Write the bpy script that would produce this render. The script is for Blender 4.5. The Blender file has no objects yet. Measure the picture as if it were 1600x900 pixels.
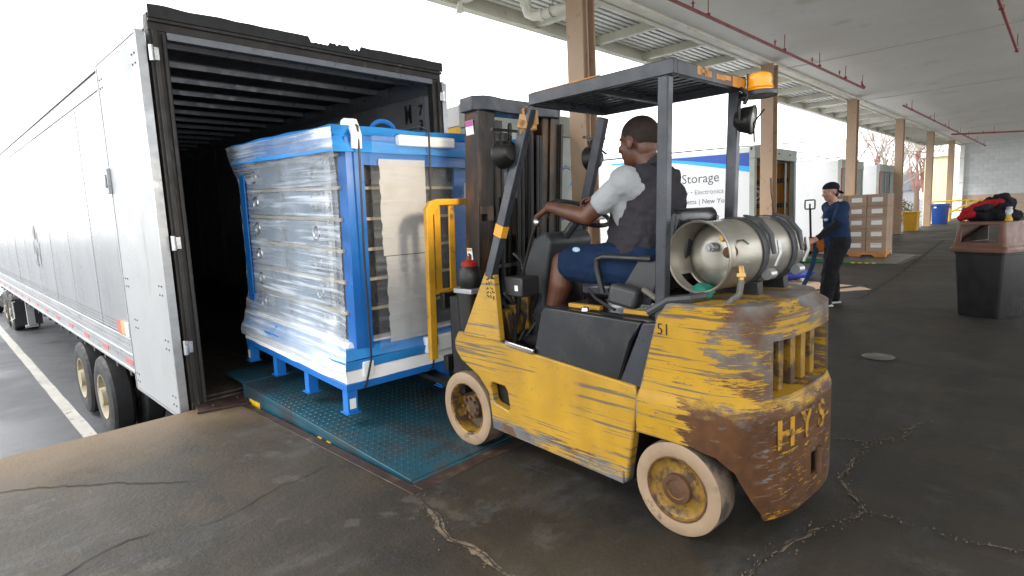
import bpy, bmesh, math, random
from mathutils import Vector as V, Matrix as M, Euler, noise
R_ = math.radians
rnd = random.Random(7)
SC = bpy.context.scene; COL = SC.collection
# ------------------------------------------------------------------ camera
CAMF, YAW, PIT, ROL, CH = 887.118, .7948, .1273, -.0473, 1.38
cam = bpy.data.cameras.new('camera'); co = bpy.data.objects.new('camera', cam); COL.objects.link(co); SC.camera = co
cam.sensor_width = 36; cam.lens = CAMF/1600*36; cam.clip_start = .05; cam.clip_end = 2000
fw = V((math.sin(YAW)*math.cos(PIT), math.cos(YAW)*math.cos(PIT), -math.sin(PIT)))
r0 = V((math.cos(YAW), -math.sin(YAW), 0)); u0 = r0.cross(fw)
rr = r0*math.cos(ROL)+u0*math.sin(ROL); uu = -r0*math.sin(ROL)+u0*math.cos(ROL)
m = M.Identity(4)
for i in range(3): m[i][0] = rr[i]; m[i][1] = uu[i]; m[i][2] = -fw[i]
m.translation = (0, 0, CH); co.matrix_world = m
# ------------------------------------------------------------------ sky, sun, exposure
SUN_EL, SUN_AZ = R_(46), R_(318)
w = bpy.data.worlds.new('World'); SC.world = w; w.use_nodes = True; nt = w.node_tree; nt.nodes.clear()
wo = nt.nodes.new('ShaderNodeOutputWorld'); bg = nt.nodes.new('ShaderNodeBackground'); sk = nt.nodes.new('ShaderNodeTexSky')
sk.sky_type = 'NISHITA'; sk.sun_disc = False; sk.sun_elevation = SUN_EL; sk.sun_rotation = SUN_AZ; sk.dust_density = 2; sk.air_density = 1
hs = nt.nodes.new('ShaderNodeHueSaturation'); hs.inputs['Saturation'].default_value = .16
bg.inputs['Strength'].default_value = .15
cm = nt.nodes.new('ShaderNodeMix'); cm.data_type = 'RGBA'; cm.inputs[0].default_value = .72; cm.inputs[7].default_value = (7.0, 7.15, 7.3, 1)   # an even overcast over the clear sky
nt.links.new(sk.outputs[0], hs.inputs['Color']); nt.links.new(hs.outputs[0], cm.inputs[6]); nt.links.new(cm.outputs[2], bg.inputs[0]); nt.links.new(bg.outputs[0], wo.inputs[0])
sl = bpy.data.lights.new('sun', 'SUN'); sl.energy = 1.2; sl.angle = R_(25); sl.color = (1, .97, .93)
so = bpy.data.objects.new('sun', sl); COL.objects.link(so)
sd = V((math.sin(SUN_AZ)*math.cos(SUN_EL), math.cos(SUN_AZ)*math.cos(SUN_EL), math.sin(SUN_EL)))
so.rotation_euler = sd.to_track_quat('Z', 'Y').to_euler()
SC.view_settings.view_transform = 'Standard'; SC.view_settings.look = 'None'; SC.view_settings.gamma = 1
SC.view_settings.exposure = 1.7
SC.cycles.max_bounces = 8; SC.cycles.diffuse_bounces = 4; SC.cycles.transparent_max_bounces = 16
# ------------------------------------------------------------------ mesh helpers
class MB:
    def __init__(s): s.bm = bmesh.new()
    def box(s, c, d, rot=None, taper=None):
        mt = M.Translation(c) @ (Euler(rot).to_matrix().to_4x4() if rot else M.Identity(4)) @ M.Diagonal((d[0], d[1], d[2], 1))
        g = bmesh.ops.create_cube(s.bm, size=1, matrix=M.Identity(4))['verts']
        if taper:
            for v in g:
                if v.co.z > 0: v.co.x *= taper[0]; v.co.y *= taper[1]
        for v in g: v.co = mt @ v.co
        return s
    def b2(s, a, b):                                   # box from two corners
        a = V(a); b = V(b); return s.box((a+b)/2, [abs(x) for x in (b-a)])
    def bar(s, p, q, wx, wy, up=(0, 0, 1)):
        p = V(p); q = V(q); z = (q-p).normalized(); x = V(up).cross(z)
        if x.length < 1e-4: x = V((1, 0, 0)).cross(z)
        if x.length < 1e-4: x = V((0, 1, 0))
        x.normalize(); y = z.cross(x); mt = M.Identity(4)
        for i in range(3): mt[i][0] = x[i]*wx; mt[i][1] = y[i]*wy; mt[i][2] = z[i]*(q-p).length
        mt.translation = (p+q)/2
        bmesh.ops.create_cube(s.bm, size=1, matrix=mt); return s
    def cyl(s, p, q, r, r2=None, n=16, caps=True):
        p = V(p); q = V(q); mt = M.Translation((p+q)/2) @ (q-p).to_track_quat('Z', 'Y').to_matrix().to_4x4()
        bmesh.ops.create_cone(s.bm, cap_ends=caps, segments=n, radius1=r, radius2=r if r2 is None else r2, depth=(q-p).length, matrix=mt); return s
    def ell(s, c, r, rot=None, n=16):
        r = (r, r, r) if isinstance(r, (int, float)) else r
        mt = M.Translation(c) @ (Euler(rot).to_matrix().to_4x4() if rot else M.Identity(4)) @ M.Diagonal((*r, 1))
        bmesh.ops.create_uvsphere(s.bm, u_segments=n, v_segments=max(6, n*2//3), radius=1, matrix=mt); return s
    def cap(s, p, q, r, r2=None, n=14):                # tapered capsule
        r2 = r if r2 is None else r2
        s.cyl(p, q, r, r2, n); s.ell(p, r, n=n); s.ell(q, r2, n=n); return s
    def tube(s, pts, r, n=8, closed=False):
        pts = [V(p) for p in pts]; rs = r if isinstance(r, (list, tuple)) else [r]*len(pts); rings = []; N = len(pts); prev = None
        for i, p in enumerate(pts):
            if closed: t = pts[(i+1) % N]-pts[i-1]
            else: t = pts[min(i+1, N-1)]-pts[max(i-1, 0)]
            t.normalize()
            if prev is None:
                x = t.orthogonal().normalized()
            else:
                x = prev-t*prev.dot(t); x.normalize()
            prev = x; y = t.cross(x)
            rings.append([s.bm.verts.new(p+(x*math.cos(2*math.pi*k/n)+y*math.sin(2*math.pi*k/n))*rs[i]) for k in range(n)])
        for i in range(N if closed else N-1):
            a, b = rings[i], rings[(i+1) % N]
            for k in range(n): s.bm.faces.new((a[k], a[(k+1) % n], b[(k+1) % n], b[k]))
        if not closed: s.bm.faces.new(rings[0][::-1]); s.bm.faces.new(rings[-1])
        return s
    def lathe(s, prof, c=(0, 0, 0), axis=(0, 0, 1), n=32):     # prof: (radius, height), closed where radius 0
        q = V(axis).to_track_quat('Z', 'Y').to_matrix(); c = V(c); rings = []
        for r, h in prof:
            if r < 1e-6: rings.append([s.bm.verts.new(c+q @ V((0, 0, h)))])
            else: rings.append([s.bm.verts.new(c+q @ V((r*math.cos(2*math.pi*k/n), r*math.sin(2*math.pi*k/n), h))) for k in range(n)])
        for a, b in zip(rings, rings[1:]):
            for k in range(n):
                k2 = (k+1) % n
                if len(a) == 1 and len(b) == 1: continue
                if len(a) == 1: s.bm.faces.new((a[0], b[k2], b[k]))
                elif len(b) == 1: s.bm.faces.new((a[k], a[k2], b[0]))
                else: s.bm.faces.new((a[k], a[k2], b[k2], b[k]))
        return s
    def prism(s, poly, f0, f1):                        # poly of 2d points; f0/f1 map (x, y) -> 3d
        a = [s.bm.verts.new(f0(*p)) for p in poly]; b = [s.bm.verts.new(f1(*p)) for p in poly]; n = len(poly)
        s.bm.faces.new(a[::-1]); s.bm.faces.new(b)
        for k in range(n): s.bm.faces.new((a[k], a[(k+1) % n], b[(k+1) % n], b[k]))
        return s
    def grid(s, nu, nv, f, thick=0):
        vs = [[s.bm.verts.new(f(i/(nu-1), j/(nv-1))) for j in range(nv)] for i in range(nu)]
        for i in range(nu-1):
            for j in range(nv-1): s.bm.faces.new((vs[i][j], vs[i+1][j], vs[i+1][j+1], vs[i][j+1]))
        if thick: 
            g = bmesh.ops.solidify(s.bm, geom=s.bm.faces[:], thickness=thick)
        return s
    def loft(s, rings, caps=True):
        R = [[s.bm.verts.new(p) for p in r] for r in rings]
        for a, b in zip(R, R[1:]):
            n = len(a)
            for k in range(n): s.bm.faces.new((a[k], a[(k+1) % n], b[(k+1) % n], b[k]))
        if caps: s.bm.faces.new(R[0][::-1]); s.bm.faces.new(R[-1])
        return s
    def mesh(s, name, smooth=35, fix=True):
        if fix: bmesh.ops.recalc_face_normals(s.bm, faces=s.bm.faces[:])
        me = bpy.data.meshes.new(name); s.bm.to_mesh(me); s.bm.free()
        if smooth:
            me.shade_smooth(); me.set_sharp_from_angle(angle=R_(smooth))
        return me
    def build(s, name, mat, parent=None, bevel=0, smooth=35, fix=True, loc=None, rot=None, kind=None, label=None):
        return link(name, s.mesh(name, smooth, fix), mat, parent, bevel, loc, rot, kind, label)
def link(name, me, mat, parent=None, bevel=0, loc=None, rot=None, kind=None, label=None):
    o = bpy.data.objects.new(name, me)
    for mm in (mat if isinstance(mat, (list, tuple)) else [mat]):
        if mm and len(me.materials) < (len(mat) if isinstance(mat, (list, tuple)) else 1): me.materials.append(mm)
    COL.objects.link(o)
    if parent: o.parent = parent
    if loc: o.location = loc
    if rot: o.rotation_euler = rot
    if kind: o['kind'] = kind
    if label: o['label'] = label
    if bevel:
        b = o.modifiers.new('bevel', 'BEVEL'); b.width = bevel; b.segments = 2; b.limit_method = 'ANGLE'; b.angle_limit = R_(40); b.harden_normals = False
    return o
def tag(o, label, cat, group=None):
    o['label'] = label; o['category'] = cat
    if group: o['group'] = group
    return o
def thing(name, label, cat, loc=(0, 0, 0), rz=0, group=None):
    o = bpy.data.objects.new(name, None); o.empty_display_size = .2; COL.objects.link(o)
    o.location = loc; o.rotation_euler = (0, 0, rz); return tag(o, label, cat, group)
def struct(o): o['kind'] = 'structure'; return o
def copy_tree(o, parent=None):
    c = o.copy(); COL.objects.link(c)
    if parent: c.parent = parent
    for ch in list(o.children): copy_tree(ch, c)
    return c
def evalmesh(me, mods, name):
    o = bpy.data.objects.new('temporary', me); COL.objects.link(o)
    for t, kw in mods:
        md = o.modifiers.new(t, t)
        for k, v in kw.items(): setattr(md, k, v)
    dg = bpy.context.evaluated_depsgraph_get(); r = bpy.data.meshes.new_from_object(o.evaluated_get(dg)); r.name = name
    bpy.data.objects.remove(o); return r
def boolean(me, cutters, name, smooth=35):
    obs = []
    for c in cutters:
        cm = c.mesh('cutter', 0); q = bpy.data.objects.new('cutter', cm); COL.objects.link(q); obs.append(q)
    r = evalmesh(me, [('BOOLEAN', dict(operation='DIFFERENCE', object=q, solver='EXACT')) for q in obs], name)
    for q in obs: bpy.data.objects.remove(q)
    if smooth: r.shade_smooth(); r.set_sharp_from_angle(angle=R_(smooth))
    return r
_wt = {}
def wrinkle(scale):
    if scale not in _wt:
        t = bpy.data.textures.new('wrinkle', 'CLOUDS'); t.noise_scale = scale; t.noise_depth = 2; _wt[scale] = t
    return _wt[scale]
def organic(mb, name, voxel=.01, smooth=4, disp=0, dscale=.06):
    mods = [('REMESH', dict(mode='VOXEL', voxel_size=voxel, use_smooth_shade=True)), ('SMOOTH', dict(factor=.5, iterations=smooth))]
    if disp: mods.append(('DISPLACE', dict(texture=wrinkle(dscale), strength=disp, mid_level=.5)))
    me = evalmesh(mb.mesh(name, 0), mods, name); me.shade_smooth(); return me
def text(s, name, size, mat, parent, mtx, bold=0, extrude=.0015, sx=1, align='LEFT', shear=0):
    c = bpy.data.curves.new(name, 'FONT'); c.body = s; c.size = size; c.extrude = extrude; c.offset = bold; c.align_x = align; c.shear = shear; c.resolution_u = 3
    o = bpy.data.objects.new('temporary', c); COL.objects.link(o)
    me = bpy.data.meshes.new_from_object(o.evaluated_get(bpy.context.evaluated_depsgraph_get())); bpy.data.objects.remove(o); bpy.data.curves.remove(c)
    me.name = name; me.transform(M.Diagonal((sx, 1, 1, 1))); me.transform(mtx); me.materials.clear()
    return link(name, me, mat, parent)
def frame(o, x, y):                                    # matrix whose local x / y axes lie along the given directions
    x = V(x).normalized(); y = V(y).normalized(); z = x.cross(y); mt = M.Identity(4)
    for i in range(3): mt[i][0] = x[i]; mt[i][1] = y[i]; mt[i][2] = z[i]
    mt.translation = o; return mt
def arc(c, r, a0, a1, n, f): return [f(c[0]+r*math.cos(R_(a0+(a1-a0)*i/n)), c[1]+r*math.sin(R_(a0+(a1-a0)*i/n))) for i in range(n+1)]
# ------------------------------------------------------------------ materials
class NG:
    def __init__(s, name):
        s.m = bpy.data.materials.new(name); s.m.use_nodes = True; s.t = s.m.node_tree; s.b = s.t.nodes['Principled BSDF']; s.tc = s.t.nodes.new('ShaderNodeTexCoord').outputs['Object']
    def n(s, t, **kw):
        q = s.t.nodes.new(t)
        for k, v in kw.items(): setattr(q, k, v)
        return q
    def l(s, a, b): s.t.links.new(a, b)
    def map(s, sc=(1, 1, 1), loc=(0, 0, 0), rot=(0, 0, 0)):
        q = s.n('ShaderNodeMapping'); q.inputs['Scale'].default_value = sc; q.inputs['Location'].default_value = loc; q.inputs['Rotation'].default_value = rot; s.l(s.tc, q.inputs[0]); return q.outputs[0]
    def noise(s, scale, detail=4, rough=.55, vec=None, dist=0):
        q = s.n('ShaderNodeTexNoise'); q.inputs['Scale'].default_value = scale; q.inputs['Detail'].default_value = detail; q.inputs['Roughness'].default_value = rough; q.inputs['Distortion'].default_value = dist
        s.l(vec or s.tc, q.inputs['Vector']); return q.outputs[0]
    def ramp(s, f, a, b, c0=0, c1=1):
        q = s.n('ShaderNodeMapRange'); q.inputs[1].default_value = a; q.inputs[2].default_value = b; q.inputs[3].default_value = c0; q.inputs[4].default_value = c1; s.l(f, q.inputs[0]); return q.outputs[0]
    def math(s, op, a, b=None, clamp=False):
        q = s.n('ShaderNodeMath', operation=op); q.use_clamp = clamp
        for i, x in enumerate((a, b)):
            if x is None: continue
            if isinstance(x, (int, float)): q.inputs[i].default_value = x
            else: s.l(x, q.inputs[i])
        return q.outputs[0]
    def mix(s, f, a, b):
        q = s.n('ShaderNodeMix', data_type='RGBA')
        if isinstance(f, (int, float)): q.inputs[0].default_value = f
        else: s.l(f, q.inputs[0])
        for i, x in ((6, a), (7, b)):
            if isinstance(x, tuple): q.inputs[i].default_value = (*x, 1)
            else: s.l(x, q.inputs[i])
        return q.outputs[2]
    def sep(s):
        q = s.n('ShaderNodeSeparateXYZ'); s.l(s.tc, q.inputs[0]); return q.outputs
    def bump(s, h, strength=.3, dist=.01):
        q = s.n('ShaderNodeBump'); q.inputs['Strength'].default_value = strength; q.inputs['Distance'].default_value = dist; s.l(h, q.inputs['Height']); s.l(q.outputs[0], s.b.inputs['Normal'])
    def set(s, **kw):
        for k, v in kw.items():
            i = s.b.inputs[k.replace('_', ' ')]
            if hasattr(v, 'links'): s.l(v, i)
            else: i.default_value = (*v, 1) if isinstance(v, tuple) else v
        return s
def vary(m, lo=.85, hi=1.12):                          # each copy its own tone
    t = m.node_tree; b = t.nodes['Principled BSDF']; oi = t.nodes.new('ShaderNodeObjectInfo'); r = t.nodes.new('ShaderNodeMapRange'); r.inputs[3].default_value = lo; r.inputs[4].default_value = hi; h = t.nodes.new('ShaderNodeHueSaturation')
    t.links.new(oi.outputs['Random'], r.inputs[0]); t.links.new(r.outputs[0], h.inputs['Value']); src = b.inputs['Base Color'].links[0].from_socket; t.links.new(src, h.inputs['Color']); t.links.new(h.outputs[0], b.inputs['Base Color']); return m
def pm(name, base, rough=.5, metal=0, var=.25, scale=6, bump=0, bscale=60, rvar=.12, c2=None, thr=.6, c2s=4, stretch=(1, 1, 1), emit=0, spec=.5):
    g = NG(name); n1 = g.noise(scale, 6, .6, g.map(stretch))
    d = tuple(x*(1-var) for x in base); b = tuple(min(1, x*(1+var*.6)) for x in base)
    col = g.mix(g.ramp(n1, .3, .7), d, b)
    if c2: col = g.mix(g.ramp(g.noise(c2s, 8, .65, g.map(stretch)), thr-.03, thr+.05), col, c2)
    g.set(Base_Color=col, Metallic=metal, Roughness=g.ramp(g.noise(scale*2.3, 5), .3, .7, max(.03, rough-rvar), min(1, rough+rvar)))
    g.b.inputs['Specular IOR Level'].default_value = spec
    if bump: g.bump(g.noise(bscale, 4), bump, .004)
    if emit: g.set(Emission_Color=base, Emission_Strength=emit)
    return g.m
def chipped(name, yel=(.46, .258, .016), lo=.0, hi=.35, amount=0, rustz=None, st=(4, .62, 13)):
    g = NG(name); X, Y, Z = g.sep()
    y0 = g.mix(g.ramp(g.noise(5, 6), .3, .75), tuple(c*.72 for c in yel), yel)
    y0 = g.mix(g.ramp(g.noise(1, 7, .6, g.map((30, 3, 40))), .62, .8, 0, .55), y0, (.22, .10, .012))       # grimy scratches
    y0 = g.mix(g.ramp(g.noise(3.1, 5), .55, .8, 0, .45), y0, (.30, .15, .015))
    n = g.noise(1.8, 12, .74, g.map(st, (3.1, 1.7, .4)))
    sc = g.math('MULTIPLY', g.ramp(g.noise(1, 7, .62, g.map((1.5, 1.1, 62), (4, 1, 7))), .555, .572), g.ramp(g.noise(2.3, 4, .5, g.map((1, 1, 2), (2, 7, 1))), .40, .47))
    y0 = g.mix(g.math('MULTIPLY', sc, .85), y0, (.085, .075, .065))
    low = g.ramp(Z, lo, hi, .27, 0)
    bv = g.n('ShaderNodeBevel', samples=6); bv.inputs['Radius'].default_value = .022; ge = g.n('ShaderNodeNewGeometry'); dt = g.n('ShaderNodeVectorMath', operation='DOT_PRODUCT'); g.l(bv.outputs[0], dt.inputs[0]); g.l(ge.outputs['Normal'], dt.inputs[1])
    edge = g.ramp(dt.outputs['Value'], .995, .86, 0, .17)                       # worn along real edges
    k = g.math('ADD', g.math('ADD', g.math('ADD', n, low), edge), amount)
    chip = g.ramp(k, .665, .675)
    y0 = g.mix(g.ramp(g.noise(70, 4, .6), .66, .69, 0, .8), y0, (.10, .07, .04))
    prim = g.mix(g.ramp(g.noise(9, 5), .35, .65), (.075, .075, .08), (.14, .135, .13))
    prim = g.mix(g.ramp(g.noise(6, 7), .55, .62), prim, (.10, .045, .02))
    col = g.mix(chip, y0, prim)
    if rustz is not None:                               # bare rusted iron below a ragged line, and round the rear corner
        nz = g.noise(1.2, 9, .65, g.map((6, 6, 11)))
        band = g.ramp(g.math('ADD', Z, g.math('MULTIPLY', g.math('SUBTRACT', nz, .5), .26)), rustz-.03, rustz+.03, 1, 0)
        rear = g.ramp(g.math('ADD', Y, g.math('MULTIPLY', g.math('SUBTRACT', g.noise(1.1, 9, .7, g.map((3, 3, 24), (7, 3, 2))), .5), .5)), .0, -.012, 0, 1)
        cor = g.math('ADD', g.ramp(Y, .02, -.18, 0, .16), g.ramp(Z, .93, .985, 0, .13)); kk = g.math('ADD', g.noise(1.6, 3, .5, g.map((2.5, 2.5, 6), (5, 2, 1))), cor)
        kk = g.math('ADD', g.math('MULTIPLY', kk, .55), g.math('MULTIPLY', g.noise(3.4, 14, .82, g.map((2.6, 2.6, 26), (1, 6, 2))), .60))
        kk = g.math('ADD', kk, g.math('MULTIPLY', edge, .5))
        r2 = g.ramp(kk, .665, .675)
        back = g.ramp(Y, -.26, -.30, 0, 1)
        patch = g.ramp(g.noise(2.0, 12, .78, g.map((4, 3, 24), (1, 8, 3))), .555, .565)
        m1 = g.math('MULTIPLY', band, rear); m1 = g.math('MULTIPLY', m1, g.math('SUBTRACT', 1, g.math('MULTIPLY', patch, back)))
        rust = g.mix(g.ramp(g.noise(7, 8, .7), .35, .65), (.050, .021, .008), (.100, .040, .013))
        rust = g.mix(g.ramp(g.noise(1.4, 8, .7, g.map((7, 7, 20))), .60, .66), rust, (.105, .09, .075))
        steel = g.mix(g.ramp(g.noise(5, 8), .4, .6), (.14, .135, .13), (.10, .05, .025))
        g.b.inputs['Specular IOR Level'].default_value = .28
        col = g.mix(r2, col, steel); col = g.mix(m1, col, rust)
        chip = g.math('MAXIMUM', g.math('MAXIMUM', chip, r2), m1)
    g.set(Base_Color=col, Roughness=g.ramp(g.math('ADD', g.noise(11, 5), g.math('MULTIPLY', chip, .25)), .3, .9, .36, .62))
    h = g.math('SUBTRACT', g.math('MULTIPLY', g.noise(35, 5), .25), chip); g.bump(h, .35, .003)
    return g.m
# ================================================================== SETTING
E_Y = 4.78; ZC = 4.29
MT = {}
# dock concrete: brown-grey, tyre polished, darker stains
g = NG('dock concrete'); X, Y, Z = g.sep()
a = g.noise(.7, 8, .62); b = g.noise(3.2, 8, .65, g.map((1, .35, 1), (2, 5, 0), (0, 0, .5))); c = g.noise(1.1, 6, .6, g.map((.25, 1.6, 1), (9, 2, 0)))
col = g.mix(g.ramp(a, .35, .68), (.018, .0160, .0130), (.052, .042, .028))
col = g.mix(g.ramp(b, .45, .75, 0, .6), col, (.070, .052, .031))
col = g.mix(g.ramp(c, .50, .72, 0, .75), col, (.018, .0175, .017))
d = g.noise(2.1, 9, .7); col = g.mix(g.ramp(d, .575, .62, 0, .42), col, (.092, .084, .070)); col = g.mix(g.ramp(g.noise(2.6, 12, .8, g.map((1, 1, 1), (5, 9, 4))), .585, .64, 0, .65), col, (.016, .0145, .0125))
e = g.noise(.9, 7, .6, g.map((1, 1, 1), (4, 4, 1))); col = g.mix(g.ramp(e, .6, .72, 0, .7), col, (.017, .0165, .016))
nearedge = g.math('MULTIPLY', g.ramp(g.math('ADD', Y, g.math('MULTIPLY', a, .6)), 4.2, 5.0), g.ramp(X, 3.5, 1.0))
wn = g.noise(1.7, 10, .7, g.map((.6, 1.5, 1), (3, 3, 3), (0, 0, -.3))); col = g.mix(g.ramp(wn, .54, .66, 0, .6), col, (.068, .068, .070))
sc = g.math('MULTIPLY', g.ramp(g.noise(1, 5, .6, g.map((40, 1.2, 1), (2, 1, 0), (0, 0, .75))), .64, .68), g.ramp(g.noise(.8, 3), .5, .6)); col = g.mix(g.math('MULTIPLY', sc, .6), col, (.12, .10, .08))
st_ = g.noise(1.9, 6, .6, g.map((1, 1, 1), (8, 3, 2))); col = g.mix(g.ramp(st_, .57, .66, 0, .8), col, (.013, .012, .0115))
col = g.mix(nearedge, col, (.12, .080, .042))
col = g.mix(g.ramp(g.noise(70, 5, .7), .60, .70, 0, .75), col, (.115, .10, .08)); col = g.mix(g.ramp(g.noise(48, 5, .7), .60, .68, 0, .7), col, (.012, .011, .010))
wear_shade = g.math('MULTIPLY', g.ramp(g.math('ADD', X, g.math('MULTIPLY', g.noise(.6, 5), 2.4)), 2.4, 4.2), g.ramp(g.math('ADD', Y, g.noise(.7, 5)), 4.9, 3.6))   # tyre blackening, plus the dimmer right side's shade painted into the colour
col = g.mix(g.math('MULTIPLY', wear_shade, .5), col, (.0115, .0105, .0095))
g.set(Base_Color=col, Roughness=g.ramp(g.math('ADD', a, g.math('MULTIPLY', d, .5)), .5, 1.0, .42, .75))
g.b.inputs['Specular IOR Level'].default_value = .27
g.bump(g.math('ADD', g.math('MULTIPLY', g.noise(38, 8, .75), .6), g.math('MULTIPLY', g.noise(5, 8, .7), .6)), .75, .010)
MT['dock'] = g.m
# wet asphalt
g = NG('wet asphalt'); a = g.noise(.55, 6, .6); b = g.noise(240, 3)
g.set(Base_Color=g.mix(g.ramp(b, .35, .7), (.028, .030, .034), (.105, .108, .114)), Roughness=g.ramp(a, .38, .62, .32, .7))
g.b.inputs['Specular IOR Level'].default_value = .3; g.bump(b, .6, .006); MT['asphalt'] = g.m
MT['line'] = pm('worn road paint', (.33, .32, .29), .55, var=.25, scale=3, c2=(.12, .12, .12), thr=.60, c2s=6, bump=.3)
MT['ceil'] = pm('painted ceiling slab', (.86, .85, .81), .8, var=.06, c2=(.72, .69, .62), thr=.62, c2s=.9, scale=.8, bump=.12, bscale=14)
MT['beamw'] = pm('cream painted steel', (.66, .64, .55), .5, var=.15, scale=2, c2=(.42, .36, .26), thr=.68, c2s=3)
MT['slat'] = pm('white roof deck', (.84, .84, .80), .45, var=.12, scale=2)
MT['tan'] = pm('tan painted column', (.40, .27, .18), .5, var=.12, scale=1.2, c2=(.22, .15, .11), thr=.62, c2s=6, bump=.06)
MT['red'] = pm('red sprinkler pipe paint', (.22, .022, .020), .45, var=.2)
MT['block'] = pm('white painted block', (.62, .64, .64), .6, var=.08, scale=2, bump=.1, bscale=20)
vary(MT['block'], .93, 1.06)
MT['blockb'] = pm('beige painted block', (.50, .38, .28), .6, var=.08, scale=2, bump=.1, bscale=20)
MT['mortar'] = pm('painted mortar', (.54, .55, .55), .8, var=.1)
MT['crack'] = pm('crumbled concrete', (.135, .100, .064), .95, var=.6, scale=30, bump=1, bscale=120, c2=(.03, .027, .022), thr=.54, c2s=40)
MT['crackd'] = pm('crack dirt', (.016, .014, .012), .95, var=.4, scale=20)
MT['brownsteel'] = pm('rusty brown steel', (.045, .026, .02), .5, .3, var=.4, scale=5, bump=.2, c2=(.09, .06, .045), thr=.58, c2s=5)
MT['blk'] = pm('black plastic', (.018, .018, .020), .45, var=.3, scale=5)
MT['rubber'] = pm('tyre rubber', (.018, .018, .019), .7, var=.3, scale=6, bump=.1)
MT['grey'] = pm('grey galvanised steel', (.30, .32, .33), .45, .6, var=.2, scale=6)
MT['steel'] = pm('bright steel', (.55, .56, .56), .28, .9, var=.15, scale=9)
MT['white'] = pm('white paper', (.78, .78, .76), .6, var=.04)
MT['black'] = pm('black ink', (.012, .012, .012), .6, var=.1)
# the yard, one sheet to the horizon (a pit wall drops from the dock edge)
mb = MB(); mb.b2((-600, E_Y-.3, -1.5), (600, 1200, -1.2)); struct(mb.build('yard_ground', MT['asphalt']))
for x0 in (1.22,): 
    mb = MB(); rn = random.Random(2)
    pts = [(4.9+i*.5) for i in range(60)]
    mb.grid(60, 2, lambda u, v: V((1.17-.07+v*.15+noise.noise((u*90, v*7, 0))*.012, 4.82+u*40, -1.196)))
    o = struct(mb.build('road_line', MT['line'], smooth=0))
RX0, RY0 = -1.2, -4.6
MT['bounce_apron'] = pm('unseen pale bounce apron', (.40, .385, .35), .8, var=.15, scale=2, bump=.1)
mb = MB(); mb.prism([(-30, -16), (44, -16), (44, -4.91), (RX0-.31, -4.91), (RX0-.31, E_Y), (-30, E_Y)], lambda x, y: V((x, y, -.5)), lambda x, y: V((x, y, -.002))); struct(mb.build('unseen_bounce_apron', MT['bounce_apron'], smooth=0))  # unseen pale concrete, added to bounce skylight up onto the ceiling
# the dock slab with the leveler pit cut away
PX0, PX1, PY0 = 1.56, 3.62, 2.30
def slab(mb, x0, y0, x1, y1): mb.b2((x0, y0, -.5), (x1, y1, 0))
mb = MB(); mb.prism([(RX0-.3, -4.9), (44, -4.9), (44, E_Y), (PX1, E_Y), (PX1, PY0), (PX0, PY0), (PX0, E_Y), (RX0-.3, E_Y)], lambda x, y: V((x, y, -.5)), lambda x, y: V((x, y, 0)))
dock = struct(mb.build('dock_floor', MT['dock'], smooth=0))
mb = MB(); mb.b2((-30, E_Y-.12, -1.3), (44, E_Y-.02, -.5)); mb.b2((PX0-.1, PY0-.2, -.62), (PX1+.1, E_Y-.13, -.502)); struct(mb.build('dock_face', pm('dock wall concrete', (.10, .09, .08), .8, var=.3)))
def crack(pts, w0, mat, seed, z=.004, name='crack'):
    mb = MB(); rn = random.Random(seed); P = [V((x, y, 0)) for x, y in pts]; S = []
    for a, b in zip(P, P[1:]):
        n = max(3, int((b-a).length/.035))
        S += [a.lerp(b, i/n) for i in range(n)]
    S.append(P[-1]); L = []; N = len(S)
    for i, p in enumerate(S):
        t = (S[min(i+1, N-1)]-S[max(i-1, 0)]).normalized(); s = V((-t.y, t.x, 0)); j = noise.noise(p*9+V((seed, 0, 0)))*.025+rn.uniform(-.006, .006)
        bk = 1 if w0 < .0062 else max(0, min(1, .72+1.6*noise.noise(p*4.3+V((seed*2, 3, 1))))); 
        w1 = w0*bk*(.35+.9*abs(noise.noise(p*3+V((0, seed, 0))))+rn.uniform(0, .35)); w2 = w0*bk*(.35+.9*abs(noise.noise(p*3+V((5, seed, 2))))+rn.uniform(0, .35))
        k = min(1, i/3, (N-1-i)/3)+.05
        L.append((mb.bm.verts.new(p+s*(j-w1*k)+V((0, 0, z))), mb.bm.verts.new(p+s*(j+w2*k)+V((0, 0, z)))))
    for a, b in zip(L, L[1:]): mb.bm.faces.new((a[0], b[0], b[1], a[1]))
    mb.build(name, mat, dock, smooth=0, fix=False)
    if w0 > .006:
        mb = MB(); L = []
        for i, p in enumerate(S):
            t = (S[min(i+1, N-1)]-S[max(i-1, 0)]).normalized(); s = V((-t.y, t.x, 0)); j = noise.noise(p*9+V((seed, 0, 0)))*.025+rn.uniform(-.005, .005); wd = w0*.16*(.4+rn.uniform(0, 1.0))*min(1, i/3+.1, (N-1-i)/3+.1)
            L.append((mb.bm.verts.new(p+s*(j-wd)+V((0, 0, z+.003))), mb.bm.verts.new(p+s*(j+wd)+V((0, 0, z+.003)))))
        for a, b in zip(L, L[1:]): mb.bm.faces.new((a[0], b[0], b[1], a[1]))
        mb.build('crack_line', MT['crackd'], dock, smooth=0, fix=False)
        mb = MB()
        for p in S:
            for q in range(3):
                c = p+V((rn.gauss(0, w0*1.5), rn.gauss(0, w0*1.5), z-.002)); r = rn.uniform(.002, .0065); v = [mb.bm.verts.new(c+V((r*math.cos(k*2.1+c.x*50), r*math.sin(k*2.1+c.x*50), 0))) for k in range(3)]; t = mb.bm.verts.new(c+V((0, 0, r*1.2)))
                for k in range(3): mb.bm.faces.new((v[k], v[(k+1) % 3], t))
        mb.build('grit', mat, dock, smooth=0, fix=False, kind='stuff')
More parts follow.
